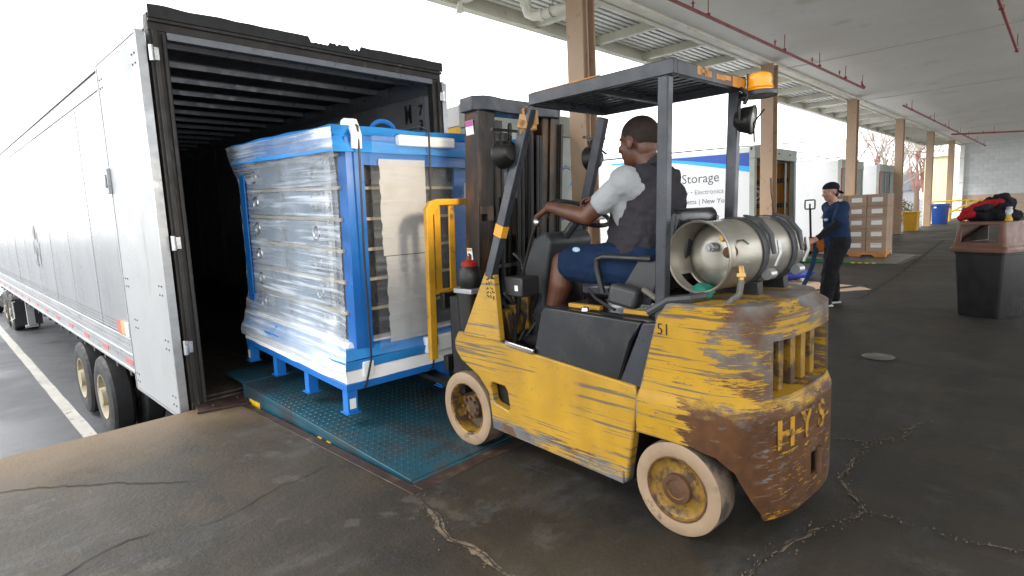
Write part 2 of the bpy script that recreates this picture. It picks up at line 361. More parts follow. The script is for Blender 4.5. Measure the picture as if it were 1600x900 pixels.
CR = dict(c1=[(1.561, 2.268), (1.49, 1.986), (1.409, 1.842), (1.43, 1.72), (1.423, 1.578), (1.4, 1.448), (1.371, 1.261)],
 c2=[(1.747, .796), (1.988, .782), (2.153, .772), (2.409, .71), (2.659, .604), (2.751, .576)],
 c3=[(2.751, .576), (2.849, .637), (2.982, .724), (3.144, .744), (3.444, .747), (3.629, .725)],
 c4=[(3.53, .947), (3.599, .734), (3.775, .612), (4.028, .608), (4.164, .516)],
 c5=[(2.751, .576), (2.764, .436), (2.748, .301), (2.76, .18), (2.801, .049), (2.827, -.125)],
 c6=[(-.037, 4.221), (.113, 4.126), (.267, 4.028), (.493, 3.806), (.714, 3.556), (.887, 3.375)],
 c7=[(.141, 2.846), (.225, 2.871), (.344, 2.934), (.47, 2.972), (.622, 2.945)],
 c8=[(.692, 2.827), (.898, 2.845), (1.162, 2.937), (1.482, 2.975)],
 c9=[(8.87, 2.021), (9.414, 2.008), (10.225, 2.055), (11.759, 2.1), (16.359, 2.366), (21.8, 2.69)],
 c10=[(5.566, 1.841), (5.551, 1.505), (5.586, .974), (5.528, .539), (5.575, .167)], c11=[(3.867, .417), (3.872, .197), (3.916, -.002)])
for i, (k, wd, mt) in enumerate([('c1', .021, 'crack'), ('c2', .017, 'crack'), ('c3', .013, 'crack'), ('c4', .008, 'crack'), ('c5', .007, 'crack'), ('c6', .006, 'crackd'), ('c7', .005, 'crackd'), ('c8', .004, 'crackd'), ('c9', .02, 'crackd'), ('c10', .005, 'crackd'), ('c11', .003, 'crackd')]):
    crack(CR[k], wd, MT[mt], i*3.7)
mb = MB(); mb.lathe([(0, .014), (.10, .014), (.115, .010), (.125, .004)], (5.67, 1.12, .001)); mb.lathe([(.085, .0145), (.09, .017), (.095, .0145)], (5.67, 1.12, .001))
tag(mb.build('floor_cover', pm('worn steel cover', (.15, .14, .12), .45, .5)), 'small round metal cover set in the dock floor', 'floor cover')
# dock roof: slab, seams, edge beam, overhang
mb = MB(); mb.b2((RX0, RY0, ZC), (44, E_Y-.03, ZC+.35)); ceil = struct(mb.build('ceiling', MT['ceil'], smooth=0))
MT['seam'] = pm('ceiling seam strip', (.62, .62, .57), .7, var=.05)
for x in (13.55, 20.0, 26.4, 32.9): mb = MB(); mb.b2((x, RY0, ZC-.012), (x+.06, E_Y-.2, ZC-.002)); mb.build('seam', MT['seam'], ceil)
mb = MB(); mb.b2((RX0, E_Y-.22, ZC-.06), (44, E_Y-.05, ZC-.003)); mb.b2((RX0, E_Y-.03, ZC-.09), (44, E_Y+.02, ZC+.5)); mb.b2((RX0, E_Y-.05, ZC-.03), (44, E_Y-.03, ZC-.01)); mb.build('edge_beam', MT['beamw'], ceil, bevel=.006)
oh = thing('roof_overhang', 'cream slatted roof overhang running along the outside of the columns', 'roof overhang', (0, E_Y, ZC))
OW, OX0, OX1 = 1.52, RX0, 44
mb = MB(); mb.b2((OX0, OW-.06, -.02), (OX1, OW, .22)); mb.b2((OX0, OW-.13, -.02), (OX1, OW-.061, .0)); mb.b2((OX0, OW-.13, .2), (OX1, OW-.061, .22)); mb.b2((OX0, OW+.001, .19), (OX1, OW+.04, .3)); mb.build('fascia', MT['beamw'], oh, bevel=.004)
sm = MB(); sm.b2((0, -.035, 0), (OX1-OX0, .035, .05)); sme = sm.mesh('slat'); 
for k in range(11): link('slat', sme, MT['slat'], oh, loc=(OX0, .10+k*.125, .17))
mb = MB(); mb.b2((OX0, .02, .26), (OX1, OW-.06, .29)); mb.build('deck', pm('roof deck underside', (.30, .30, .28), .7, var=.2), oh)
jb = MB(); jb.b2((-.05, .025, 0), (.05, OW-.065, .14)); jme = jb.mesh('joist')
x = OX0+.3
while x < OX1: link('joist', jme, MT['beamw'], oh, loc=(x, 0, .028)); x += 6.467/4
# columns
cb = MB()
for s in (-1, 1): cb.b2((s*.125-.011, -.125, 0), (s*.125+.011, .125, ZC-.07))
cb.b2((-.112, -.008, 0), (.112, .008, ZC-.07)); cme = cb.mesh('column_shaft')
pb = MB(); pb.b2((-.2, -.17, 0), (.2, .17, .02)); pme = pb.mesh('base_plate')
CL = ['tan steel column by the forklift mast carrying a conduit and electrical box', 'tan steel column beside the open rear of the lettered box truck', 'tan steel column just behind the capped worker and carton pallet', 'tan steel column with the yellow bin at its foot', 'tan steel column left of the blue bin', 'farthest tan steel column by the yellow railing']
for i in range(6):
    t = thing('column', CL[i], 'column', (6.185+6.467*i, E_Y-.165, 0), 0, 'tan columns along the dock edge')
    link('shaft', cme, MT['tan'], t); link('base_plate', pme, MT['tan'], t)
    if i == 0:
        mb = MB(); mb.tube([(-.05, -.135, 4.2), (-.05, -.135, 3.6), (.0, -.10, 3.35), (.0, -.10, 1.9)], .014); mb.build('conduit', MT['tan'], t)
    if i == 1:
        mb = MB(); mb.tube([(-.16, -.10, 1.9), (-.15, -.11, 1.6), (-.11, -.135, 1.3), (0, -.135, 1.0)], .012, 6); mb.build('cable', pm('brown cable', (.12, .06, .03), .6), t)
mb = MB(); mb.b2((-.13, -.07, 0), (.13, .07, .34)); mb.b2((-.118, -.082, .012), (.118, -.0705, .328))
eb = thing('electrical_box', 'grey electrical switch box mounted on the nearest tan column', 'electrical box', (6.07, E_Y-.39, 1.27)); mb.build('box', MT['grey'], eb, bevel=.006)
mb = MB(); mb.b2((-.02, -.10, .15), (.02, -.083, .21)); mb.build('latch', MT['grey'], eb, bevel=.003); mb = MB(); mb.b2((.131, -.02, .12), (.16, .02, .24)); mb.build('handle', MT['grey'], eb, bevel=.003)
# drain pipe and lamp under the overhang
MT['pvc'] = pm('cream drain pipe', (.68, .66, .58), .4, var=.1)
dp = thing('drain_pipe', 'cream drain pipe bending under the overhang toward the nearest column', 'pipe')
mb = MB(); mb.tube([(6.02, 5.4, 4.5), (6.02, 5.4, 4.16), (6.03, 5.37, 4.06), (6.05, 5.3, 4.02), (6.08, 5.2, 4.01), (6.2, 4.78, 4.04)], .062, 14); mb.build('pipe', MT['pvc'], dp)
for q in (((6.02, 5.4, 4.17), (6.02, 5.4, 4.24)), ((6.075, 5.215, 4.01), (6.09, 5.16, 4.015))): mb = MB(); mb.cyl(*q, .078, n=18); mb.build('coupling', MT['pvc'], dp)
mb = MB(); mb.tube([(6.13, 5.02, 4.44), (6.13, 5.02, 4.09)], .006, 6); mb.tube([(6.13+.08*math.cos(t), 5.02, 4.03+.08*math.sin(t)) for t in [k*.45 for k in range(14)]], .006, 6, True); mb.build('hanger', MT['grey'], dp)
lm = thing('hanging_lamp', 'small white floodlight hanging below the overhang edge', 'lamp', (5.12, 5.72, 4.02))
mb = MB(); mb.lathe([(0, .06), (.03, .06), (.045, 0), (.05, -.06), (0, -.05)], (0, 0, .03)); mb.build('housing', MT['pvc'], lm); mb = MB(); mb.bar((0, 0, .08), (.2, -.5, .28), .02, .02); mb.tube([(-.03, 0, -.02), (-.06, .02, -.07), (-.03, .03, -.1)], .008, 6); mb.build('arm', MT['pvc'], lm)
# sprinkler pipes
def sprink(label, pts, r, heads, rod=True):
    t = thing('sprinkler_pipe', label, 'pipe', group='red sprinkler pipes under the ceiling'); P = [V(p) for p in pts]
    mb = MB(); mb.tube(P, r, 10); mb.build('pipe', MT['red'], t)
    hm = MB(); hm.cyl((0, 0, r*.7), (0, 0, .07), .012, n=8); hm.cyl((0, 0, .07), (0, 0, .075), .028, n=10); hm.tube([(-.012, 0, .07), (-.02, 0, .09), (0, 0, .11), (.02, 0, .09), (.012, 0, .07)], .004, 6); hme = hm.mesh('sprinkler_head')
    rm = MB(); rm.cyl((0, 0, r*.9), (0, 0, ZC-P[0].z-.004), .007, n=6); rm.cyl((0, 0, -r*1.2), (0, 0, r*1.2), r*1.25, n=10); rme = rm.mesh('hanger_rod')
    for k in heads: link('sprinkler_head', hme, MT['red'], t, loc=P[0].lerp(P[-1], k))
    for k in heads: link('hanger_rod', rme, MT['red'], t, loc=P[0].lerp(P[-1], min(.985, k+.035)))
sprink('long red sprinkler pipe above the forklift, running toward the far wall', [(3.5, 3.80, 4.0), (16.1, 3.67, 4.0), (16.15, 3.67, 4.04)], .024, [.1, .32, .55, .70, .84, .98])
sprink('red sprinkler pipe farther along, crossed by a shorter pipe', [(20.2, 3.59, 4.0), (42.2, 3.53, 4.0)], .026, [.02, .2, .35, .5, .62, .78, .95])
sprink('red cross pipe running right from the far sprinkler pipe', [(32.0, 3.86, 4.0), (34.6, 1.3, 4.0), (42, -6, 4.0)], .035, [.1, .5])
sprink('red sprinkler pipe at the top right corner of the ceiling', [(6, .83, 4.0), (14.77, .85, 4.0)], .026, [.55, .98])
# end wall of blocks
wl = thing('block_wall', 'white painted block end wall with a beige band along its foot', 'wall', (42.78, 0, 0))
mb = MB(); mb.b2((.012, -14, -.2), (.3, E_Y-.06, ZC)); mb.build('mortar_bed', MT['mortar'], wl)
def blk(h):
    q = MB(); q.b2((0, .006, .006), (.02, .44-.006, h-.006)); return q.mesh('block', 0)
bm1 = blk(.2145)
hb = MB(); hb.b2((0, .006, .006), (.02, .22-.006, .2145-.006)); bm2 = hb.mesh('block', 0)
for r in range(20):
    z = r*.2145; mt = MT['blockb'] if z < 1.25 else MT['block']; y = E_Y-.07
    off = .22 if r % 2 else .44; k = 0
    while y > -1.1:
        me = bm2 if off == .22 and k == 0 else bm1; y -= off if k == 0 else .44; k += 1
        o = link('block', me, None, wl, loc=(-.008+rnd.uniform(-.002, .002), y, z))
        if not me.materials: me.materials.append(None)
        o.material_slots[0].link = 'OBJECT'; o.material_slots[0].material = mt
mb = MB(); mb.b2((-.005, -14, 0), (.011, -1.3, 1.28)); mb.build('painted_band', MT['blockb'], wl); mb = MB(); mb.b2((-.005, -14, 1.285), (.011, -1.3, ZC-.002)); mb.build('painted_face', MT['block'], wl)
dw = thing('downpipe', 'white square downpipe in the corner of the block end wall', 'pipe', (42.6, E_Y-.2, 0))
mb = MB(); mb.b2((-.1, -.1, .05), (.1, .1, ZC-.1)); mb.build('pipe', MT['slat'], dw, bevel=.01)
for z in (.6, 2, 3.4): mb = MB(); mb.b2((-.12, -.12, z), (.12, .12, z+.06)); mb.build('clip', MT['beamw'], dw)
wt = thing('wall_tap', 'small dark wall tap on the beige band', 'tap', (42.74, 4.1, 1.0)); mb = MB(); mb.cyl((0, 0, 0), (-.12, 0, 0), .04, n=10); mb.ell((-.12, 0, 0), .06, n=10); mb.tube([(-.12, 0, 0), (-.2, 0, -.02), (-.22, 0, -.1)], .025); mb.build('valve', MT['brownsteel'], wt)
# ================================================================== SEMI-TRAILER
g = NG('white trailer skin'); X, Y, Z = g.sep()
n = g.noise(1.3, 6, .6, g.map((1, .6, .35)))
col = g.mix(g.ramp(n, .4, .75), (.24, .252, .26), (.17, .18, .19)); col = g.mix(g.ramp(g.noise(5, 8, .7, g.map((1, 1, .12))), .56, .72, 0, .55), col, (.135, .13, .12))
g.set(Base_Color=col, Roughness=g.ramp(n, .3, .8, .16, .34), Metallic=.1); g.b.inputs['Specular IOR Level'].default_value = .3; g.bump(g.noise(1.1, 2), .12, .05); MT['skin'] = g.m
MT['seamd'] = pm('trailer seam', (.08, .085, .09), .5, .4); MT['alu'] = pm('dull aluminium rail', (.42, .43, .44), .38, .7, var=.2, scale=4, stretch=(1, .3, 2), c2=(.2, .19, .18), thr=.66, c2s=5)
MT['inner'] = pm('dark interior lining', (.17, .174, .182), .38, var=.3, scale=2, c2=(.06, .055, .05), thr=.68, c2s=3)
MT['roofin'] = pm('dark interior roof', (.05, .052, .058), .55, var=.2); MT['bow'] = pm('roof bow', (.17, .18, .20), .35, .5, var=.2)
MT['frameb'] = pm('dark weathered door frame', (.035, .031, .028), .5, .3, var=.4, c2=(.10, .08, .065), thr=.62, c2s=7, stretch=(1, 1, .4))
MT['gasket'] = pm('black rubber gasket', (.012, .012, .013), .6)
MT['planks'] = pm('dark trailer floor boards', (.045, .032, .024), .55, var=.4, scale=3, stretch=(6, .4, 1), bump=.2)
MT['cream'] = pm('dirty cream wheel rim', (.32, .275, .19), .5, .1, var=.3, scale=5, c2=(.16, .10, .06), thr=.60, c2s=7)
MT['tapr'] = pm('red reflective tape', (.42, .10, .10), .35); MT['tapw'] = pm('white reflective tape', (.62, .62, .62), .3); MT['tapo'] = pm('orange reflector', (.60, .32, .10), .35)
MT['redl'] = pm('red lamp lens', (.30, .012, .012), .2)
MT['door'] = pm('white door paint', (.29, .30, .305), .38, var=.06, scale=1.5, c2=(.20, .20, .195), thr=.66, c2s=4, stretch=(1, 1, .2))
vary(MT['planks'], .7, 1.3)
TW, TH, TL = 2.625, 2.93, 16.1
tr = thing('semi_trailer', 'long white semi trailer with open rear doors backed against the dock', 'trailer', (1.322, 4.861, -.008), .0077); tr.rotation_euler = (.0171, 0, .0077)
# near side wall: one recessed sheet, with each riveted panel proud of it
mb = MB(); mb.b2((.012, .06, .30), (.05, TL, TH-.1)); mb.build('side_wall', MT['seamd'], tr)
mb = MB(); mb.b2((TW-.05, .06, -.02), (TW, TL, TH-.1)); mb.build('side_wall', MT['skin'], tr)
pm_ = MB(); pm_.b2((0, .009, .33), (.011, 1.441, TH-.22)); pme = pm_.mesh('side_panel')
ys = [.10+1.45*k for k in range(11)]
for y in ys: link('side_panel', pme, MT['skin'], tr, loc=(rnd.uniform(-.002, .0015), y, 0), bevel=.002)
mb = MB()
def rivet(mb, c, nrm, r=.008):
    c = V(c); nrm = V(nrm); a = nrm.orthogonal().normalized(); b = nrm.cross(a); t = mb.bm.verts.new(c+nrm*r*.6); q = [mb.bm.verts.new(c+(a*math.cos(k*1.5708)+b*math.sin(k*1.5708))*r) for k in range(4)]
    for k in range(4): mb.bm.faces.new((q[k], q[(k+1) % 4], t))
for y in ys:
    z = .36
    while z < TH-.25: rivet(mb, (-.002, y-.025, z), (-1, 0, 0), .009); z += .05
for k in range(int(TL/.055)):
    for z in (.36, .40, .44): rivet(mb, (-.002, .1+k*.055, z), (-1, 0, 0), .006)
    rivet(mb, (-.003, .1+k*.055, TH-.19), (-1, 0, 0), .006); rivet(mb, (-.003, .1+k*.055, TH-.14), (-1, 0, 0), .006)
for k in range(int(TL/.09)):
    for z in (.09, .20, .25): rivet(mb, (-.016, .1+k*.09, z), (-1, 0, 0), .008)
mb.build('rivets', MT['seamd'], tr, smooth=0, kind='stuff')
for s in (0, 1):
    x0, x1 = ((-.015, .04) if s == 0 else (TW-.04, TW+.015)); q = -1 if s == 0 else 1; xo = x0 if s == 0 else x1
    mb = MB(); mb.b2((x0, .06, -.02), (x1, TL, .32)); mb.b2((xo-.006, .06, .135), (xo+.006, TL, .16)); mb.b2((xo-.006, .06, .30), (xo+.006, TL, .325)); mb.b2((xo-.008, .06, -.03), (xo+.012, TL, .0)); mb.build('bottom_rail', MT['alu'], tr, bevel=.003)
    mb = MB(); mb.b2((x0+.008, .06, TH-.22), (x1-.008, TL, TH-.02)); mb.b2((xo-.004, .06, TH-.06), (xo+.004, TL, TH-.01)); mb.build('top_rail', MT['alu'] if s else MT['skin'], tr, bevel=.004)
tb = MB(); tb.b2((-.0185, 0, .045), (-.0155, .28, .10)); tme = tb.mesh('reflector', 0)
for k in range(14): link('reflector', tme, MT['tapr'] if k % 2 == 0 else MT['tapw'], tr, loc=(0, .7+k*1.05, rnd.uniform(-.005, .005)))
for k, mt in enumerate(('tapw', 'tapo', 'tapr')):
    mb = MB(); mb.b2((-.02, 1.75+k*.16, .335), (-.003, 1.90+k*.16, .47)); mb.build('marker', MT[mt], tr)
mb = MB(); mb.b2((.02, .03, TH-.03), (TW-.02, TL, TH)); mb.build('roof', MT['skin'], tr)
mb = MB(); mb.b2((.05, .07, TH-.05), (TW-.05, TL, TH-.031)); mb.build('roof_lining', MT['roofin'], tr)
bw = MB(); bw.prism([(-.05, 0), (-.03, 0), (-.022, -.045), (.022, -.045), (.03, 0), (.05, 0), (.05, .006), (-.05, .006)], lambda a, b: V((.055, a, b)), lambda a, b: V((TW-.055, a, b))); bwm = bw.mesh('roof_bow', 20)
for k in range(25): link('roof_bow', bwm, MT['bow'], tr, loc=(0, .42+k*.61, TH-.057))
# interior linings: panels on the far wall, the near wall, the front
ip = MB(); ip.b2((-.012, .008, .0), (0, 1.212, TH-.30)); ipm = ip.mesh('lining_panel', 0)
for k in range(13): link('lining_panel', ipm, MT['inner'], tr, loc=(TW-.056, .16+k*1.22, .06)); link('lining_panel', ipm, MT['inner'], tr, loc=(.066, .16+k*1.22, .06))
mb = MB()
for k in range(int(15.8/.11)):
    for z in (TH-.28, TH-.34): rivet(mb, (TW-.069, .2+k*.11, z), (-1, 0, 0), .009)
mb.build('lining_rivets', MT['bow'], tr, smooth=0, kind='stuff')
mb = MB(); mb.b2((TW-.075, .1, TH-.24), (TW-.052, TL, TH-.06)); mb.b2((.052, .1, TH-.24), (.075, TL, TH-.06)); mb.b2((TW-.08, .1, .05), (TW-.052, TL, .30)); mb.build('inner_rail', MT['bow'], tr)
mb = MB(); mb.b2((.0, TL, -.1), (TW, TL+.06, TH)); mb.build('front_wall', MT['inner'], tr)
fb_ = MB(); fb_.b2((0, .06, -.05), (.155, TL, .055)); fbm = fb_.mesh('floor_board', 0)
for k in range(16): link('floor_board', fbm, MT['planks'], tr, loc=(.055+k*.1575, 0, rnd.uniform(-.003, .0)))
# rear frame
mb = MB()
mb.b2((-.03, -.02, -.16), (.085, .06, TH-.1)); mb.b2((-.012, -.05, -.16), (.02, -.0205, TH-.1)); mb.b2((.05, -.045, -.1), (.075, -.0205, TH-.12))
mb.build('rear_post', MT['frameb'], tr, bevel=.004)
mb = MB(); mb.b2((TW-.085, -.02, -.16), (TW+.03, .06, TH-.1)); mb.b2((TW-.03, -.045, -.1), (TW-.005, -.0205, TH-.12)); mb.build('rear_post', MT['frameb'], tr, bevel=.004)
mb = MB(); mb.b2((-.03, -.02, TH-.0995), (TW+.03, .08, TH+.02)); mb.b2((-.03, -.05, TH-.045), (TW+.03, -.0205, TH-.02)); mb.build('rear_header', MT['frameb'], tr, bevel=.004)
mb = MB(); mb.b2((-.03, -.024, -.18), (TW+.03, .10, .04)); mb.b2((.2, -.05, -.06), (TW-.2, -.0245, .0)); mb.build('rear_sill', MT['frameb'], tr, bevel=.004)
mb = MB(); mb.b2((.086, -.03, TH-.155), (TW-.086, .05, TH-.101)); mb.build('header_rail', MT['bow'], tr, bevel=.004)
# torn rubber flap along the header
rn = random.Random(5); top = []
N = 120
for i in range(N+1):
    u = i/N; h = .10+.012*noise.noise((u*14, 1, 0))
    if .455 < u < .64: h = .045+.04*abs(noise.noise((u*60, 3, 0)))+(.05 if .52 < u < .60 else 0)*(.6+.5*noise.noise((u*90, 8, 0)))
    top.append((-.03+u*(TW+.06), h))
mb = MB(); mb.prism([(-.03, 0)]+[(x, h) for x, h in top]+[(TW+.03, 0)], lambda x, h: V((x, -.062, TH-.02+h*.85)), lambda x, h: V((x, -.051, TH-.02+h*.85))); mb.build('torn_flap', MT['gasket'], tr, smooth=0)
for x in (.6, 1.3, 2.0): mb = MB(); mb.cyl((x, -.052, -.10), (x, -.03, -.10), .05, n=16); mb.build('tail_lamp', MT['redl'], tr) if x != 1.3 else mb.bm.free()
for x in (.30, TW-.30): mb = MB(); mb.cyl((x, -.075, -.09), (x, -.03, -.09), .065, n=18); mb.build('tail_lamp', MT['redl'], tr)
# doors swung fully round against the sides
dw_, dh = 1.27, 2.86
for s in (0, 1):
    x0, x1 = ((-.105, -.058) if s == 0 else (TW+.058, TW+.105)); xo = x0 if s == 0 else x1; q = -1 if s == 0 else 1
    d0 = MB(); d0.prism([(.02, 0), (dw_, 0), (dw_, dh), (.02, dh)], lambda a, b: V((x0, a, b)), lambda a, b: V((x1, a, b))); dr = d0.build('door', MT['door'], tr, bevel=.004, loc=(0, 0, -.05), rot=None)
    mb = MB(); mb.b2((x0-.006, -.012, .0), (x1+.006, .019, dh)); mb.b2((x0-.004, dw_+.001, -.01), (x1+.004, dw_+.018, dh+.005)); mb.b2((x0-.003, .02, -.022), (x1+.003, dw_, -.001)); mb.b2((x0-.003, .02, dh+.001), (x1+.003, dw_, dh+.02)); mb.build('edge_trim', MT['alu'], dr)
    mb = MB()
    for zc, yc in ((dh-.17, .12), (dh-.17, 1.17), (.98, .14), (.98, 1.15), (.10, .12), (.10, 1.17), (.55, .14), (.62, 1.0)):
        for a in (0, 1):
            for b in (0, 1): rivet(mb, (xo+q*.001, yc+a*.07-.03, zc+b*.07-.03), (q, 0, 0), .012)
    mb.build('bolts', MT['seamd'], dr, smooth=0, kind='stuff')
    for zc in (.50, 1.30, 2.66):
        mb = MB(); xa = -.035 if s == 0 else TW+.035
        mb.cyl((xa, -.062, zc-.055), (xa, -.062, zc+.055), .018, n=12); mb.b2((xa-.012, -.06, zc-.045), (xa+.05*-q, -.05, zc+.045)); mb.build('hinge', MT['steel'], tr, bevel=.002)
    mb = MB(); mb.b2((xo, dw_-.02, dh*.62), (xo+q*.03, dw_+.045, dh*.62+.22)); mb.b2((xo+q*.03, dw_+.0, dh*.62+.05), (xo+q*.045, dw_+.03, dh*.62+.17)); mb.build('door_latch', MT['alu'], dr, bevel=.004)
mb = MB()                                               # scraped marks on the side panels
rn = random.Random(3)
for k in range(16):
    y = 6.8+rn.uniform(0, .9); z = .75+rn.uniform(0, .55); l = rn.uniform(.05, .3); wdt = rn.uniform(.004, .02)
    mb.b2((-.0055, y, z), (-.003, y+wdt, z+l))
mb.build('scrapes', MT['seamd'], tr, smooth=0)
# lettering inside the far wall
for ch, z in (('M', 2.44), ('Y', 2.17)): text(ch, 'lettering', .27, MT['black'], tr, frame((TW-.074, .50, z), (0, -1, 0), (0, 0, 1)), .008, sx=.62)
for k, ch in enumerate('7369'): text(ch, 'lettering', .15, MT['black'], tr, frame((TW-.074, .25, 2.50-k*.155), (0, -1, 0), (0, 0, 1)), .003)
# running gear
def wheel_parts(parent, c, side, r=.52, wdt=.27, rimr=.29):
    sx = -1 if side == 0 else 1; ax = (sx, 0, 0); h = wdt/2
    mb = MB(); mb.lathe([(rimr, -h*.9), (r*.82, -h), (r*.95, -h*.85), (r, -h*.6), (r, h*.6), (r*.95, h*.85), (r*.82, h), (r*.70, h*1.02), (rimr, h*.9), (rimr, -h*.9)], c, ax, 40)
    ty = mb.build('tyre', MT['rubber'], parent)
    mb = MB(); mb.lathe([(rimr, h*.92), (rimr*1.0, h*.96), (rimr*.92, h*.9), (rimr*.86, h*.2), (rimr*.8, -.02), (rimr*.5, .0), (rimr*.42, .06), (rimr*.4, h*1.1), (.0, h*1.15)], c, ax, 32); mb.build('rim', MT['cream'], ty)
    return ty
for yy in (3.86, 5.20):
    mb = MB(); mb.cyl((.35, yy, -.70), (TW-.35, yy, -.70), .075); mb.b2((.55, yy-.5, -.42), (.65, yy+.5, -.34)); mb.b2((TW-.65, yy-.5, -.42), (TW-.55, yy+.5, -.34)); mb.b2((.5, yy-.1, -.68), (.7, yy+.1, -.42)); mb.b2((TW-.7, yy-.1, -.68), (TW-.5, yy+.1, -.42)); mb.build('axle', MT['blk'], tr)
    for s, xs in ((0, (.17, .50)), (1, (TW-.17, TW-.50))):
        for x in xs: wheel_parts(tr, (x, yy, -.735+.0), s)
mb = MB(); mb.b2((.45, .5, -.34), (.62, TL-1, -.06)); mb.b2((TW-.62, .5, -.34), (TW-.45, TL-1, -.06)); [mb.b2((.05, y, -.16), (TW-.05, y+.08, -.06)) for y in [1+k*.6 for k in range(25)]]; mb.build('chassis', MT['blk'], tr)
mb = MB(); mb.b2((.3, .05, -.66), (TW-.3, .15, -.54)); mb.b2((.75, .07, -.54), (.85, .13, -.15)); mb.b2((TW-.85, .07, -.54), (TW-.75, .13, -.15)); mb.b2((.05, .3, -.3), (.3, .36, -.2)); mb.build('bumper', MT['frameb'], tr)
for x in (.35, TW-.35):
    mb = MB(); mb.b2((x-.07, 13.2, -.95), (x+.07, 13.34, -.03)); mb.b2((x-.12, 13.15, -1.0), (x+.12, 13.39, -.96)); mb.bar((x, 13.3, -.2), (x, 14.2, -.1), .05, .05); mb.tube([(x-.25, 13.27, -.35), (x-.3, 13.27, -.35), (x-.3, 13.27, -.75), (x-.38, 13.27, -.8)], .015, 6); mb.build('landing_leg', MT['alu'], tr)
mb = MB(); mb.cyl((-.005, 12.0, -.06), (.04, 12.0, -.06), .04, n=12); mb.build('side_lamp', MT['tapo'], tr)
# tractor in front of the trailer
tk = thing('tractor_unit', 'tractor unit coupled far ahead under the nose of the long trailer', 'truck', (1.40, 22.0, -1.2), .0077)
mb = MB(); mb.b2((.85, -2.2, .7), (1.0, 6, .95)); mb.b2((1.5, -2.2, .7), (1.65, 6, .95)); mb.build('chassis', MT['blk'], tk)
for yy in (-.7, .62, 5.2):
    mb = MB(); mb.cyl((.3, yy, .52), (2.2, yy, .52), .08); mb.build('axle', MT['blk'], tk)
    for s, xs in ((0, (.15, .48)), (1, (2.35, 2.02))):
        for x in (xs if yy < 5 else xs[:1]): wheel_parts(tk, (x, yy, .52), s)
for x in (.3, 2.2): mb = MB(); mb.b2((x-.3, -1.6, .2), (x+.3, -1.58, .95)); mb.build('mudflap', MT['blk'], tk)
MT['trk'] = pm('white truck paint', (.66, .67, .68), .3, var=.1)
mb = MB(); mb.prism([(1.8, .9), (6.4, .75), (6.5, 1.6), (5.0, 1.75), (4.3, 2.9), (3.9, 3.3), (1.9, 3.6)], lambda a, b: V((.1, a, b)), lambda a, b: V((2.4, a, b))); mb.build('cab', MT['trk'], tk, bevel=.05)
mb = MB(); mb.b2((.09, 3.0, 1.8), (.1-.001, 4.1, 2.6)); mb.build('side_window', pm('dark glass', (.02, .025, .03), .08), tk); mb = MB(); mb.cyl((.3, 2.4, .62), (.3, 3.8, .62), .3); mb.build('fuel_tank', MT['steel'], tk)
# ================================================================== DOCK LEVELER
g = NG('blue green leveler paint'); n = g.noise(1.6, 7, .65); n2 = g.noise(4, 8, .7)
col = g.mix(g.ramp(n, .35, .65), (.007, .052, .078), (.011, .080, .115)); col = g.mix(g.ramp(n, .50, .64, 0, .9), col, (.022, .024, .025)); col = g.mix(g.ramp(n2, .56, .66, 0, .7), col, (.05, .036, .028))
g.set(Base_Color=col, Roughness=g.ramp(n2, .3, .7, .34, .6), Metallic=.15); g.bump(g.noise(40, 4), .2, .003); MT['teal'] = g.m
MT['tealw'] = pm('worn tread tops', (.05, .065, .07), .35, .5, var=.4, scale=5); MT['yel'] = pm('yellow marking', (.65, .40, .02), .5, var=.2)
lv = thing('dock_leveler', 'teal treaded steel dock leveler plate under the wrapped drawer cabinet', 'dock leveler', (0, 0, 0))
DX0, DX1, DY0, DY1, DZ1 = 1.64, 3.52, 2.43, 4.72, .135
mb = MB(); mb.prism([(DY0, -.03), (DY1, DZ1-.03), (DY1, DZ1), (DY0, .006)], lambda a, b: V((DX0, a, b)), lambda a, b: V((DX1, a, b))); mb.build('deck', MT['teal'], lv, bevel=.003)
ln = MB(); rn = random.Random(9); sl_ = (DZ1-.006)/(DY1-DY0); ny = 0
yy = DY0+.06
while yy < DY1-.03:
    xx = DX0+.03+(.021 if ny % 2 else 0)
    while xx < DX1-.03:
        z = .006+(yy-DY0)*sl_; c = V((xx, yy, z)); d = V((.7, .7, 0)) if ny % 2 else V((.7, -.7, 0)); p = V((-d.y, d.x, 0)); L, Wd, hh = .015, .0055, .0035
        q = [ln.bm.verts.new(c+d*L), ln.bm.verts.new(c+p*Wd), ln.bm.verts.new(c-d*L), ln.bm.verts.new(c-p*Wd)]; t = ln.bm.verts.new(c+V((0, 0, hh)))
        for k in range(4): ln.bm.faces.new((q[k], q[(k+1) % 4], t))
        xx += .042
    yy += .030; ny += 1
ln.build('tread_lugs', MT['tealw'], lv, smooth=0, kind='stuff', fix=False)
for x in (DX0+.004, DX1-.016): 
    mb = MB(); mb.prism([(DY0+.12, -.16), (DY1, -.16), (DY1, DZ1-.031), (DY0+.12, -.028)], lambda a, b: V((x, a, b)), lambda a, b: V((x+.012, a, b))); mb.build('side_skirt', MT['teal'], lv)
for y, mt in ((3.30, 'yel'), (3.42, 'yel'), (4.40, 'yel')):
    mb = MB(); mb.b2((DX0-.001, y, -.06), (DX0+.003, y+(.05 if y < 4 else .20), .03 if y > 4 else -.005)); mb.build('hazard_mark', MT[mt], lv)
mb = MB(); mb.prism([(DY1, DZ1-.03), (DY1+.48, DZ1-.01), (DY1+.48, DZ1+.003), (DY1, DZ1)], lambda a, b: V((DX0+.03, a, b)), lambda a, b: V((DX1-.03, a, b))); mb.cyl((DX0+.03, DY1, DZ1-.012), (DX1-.03, DY1, DZ1-.012), .02, n=10); mb.build('lip', MT['teal'], lv)
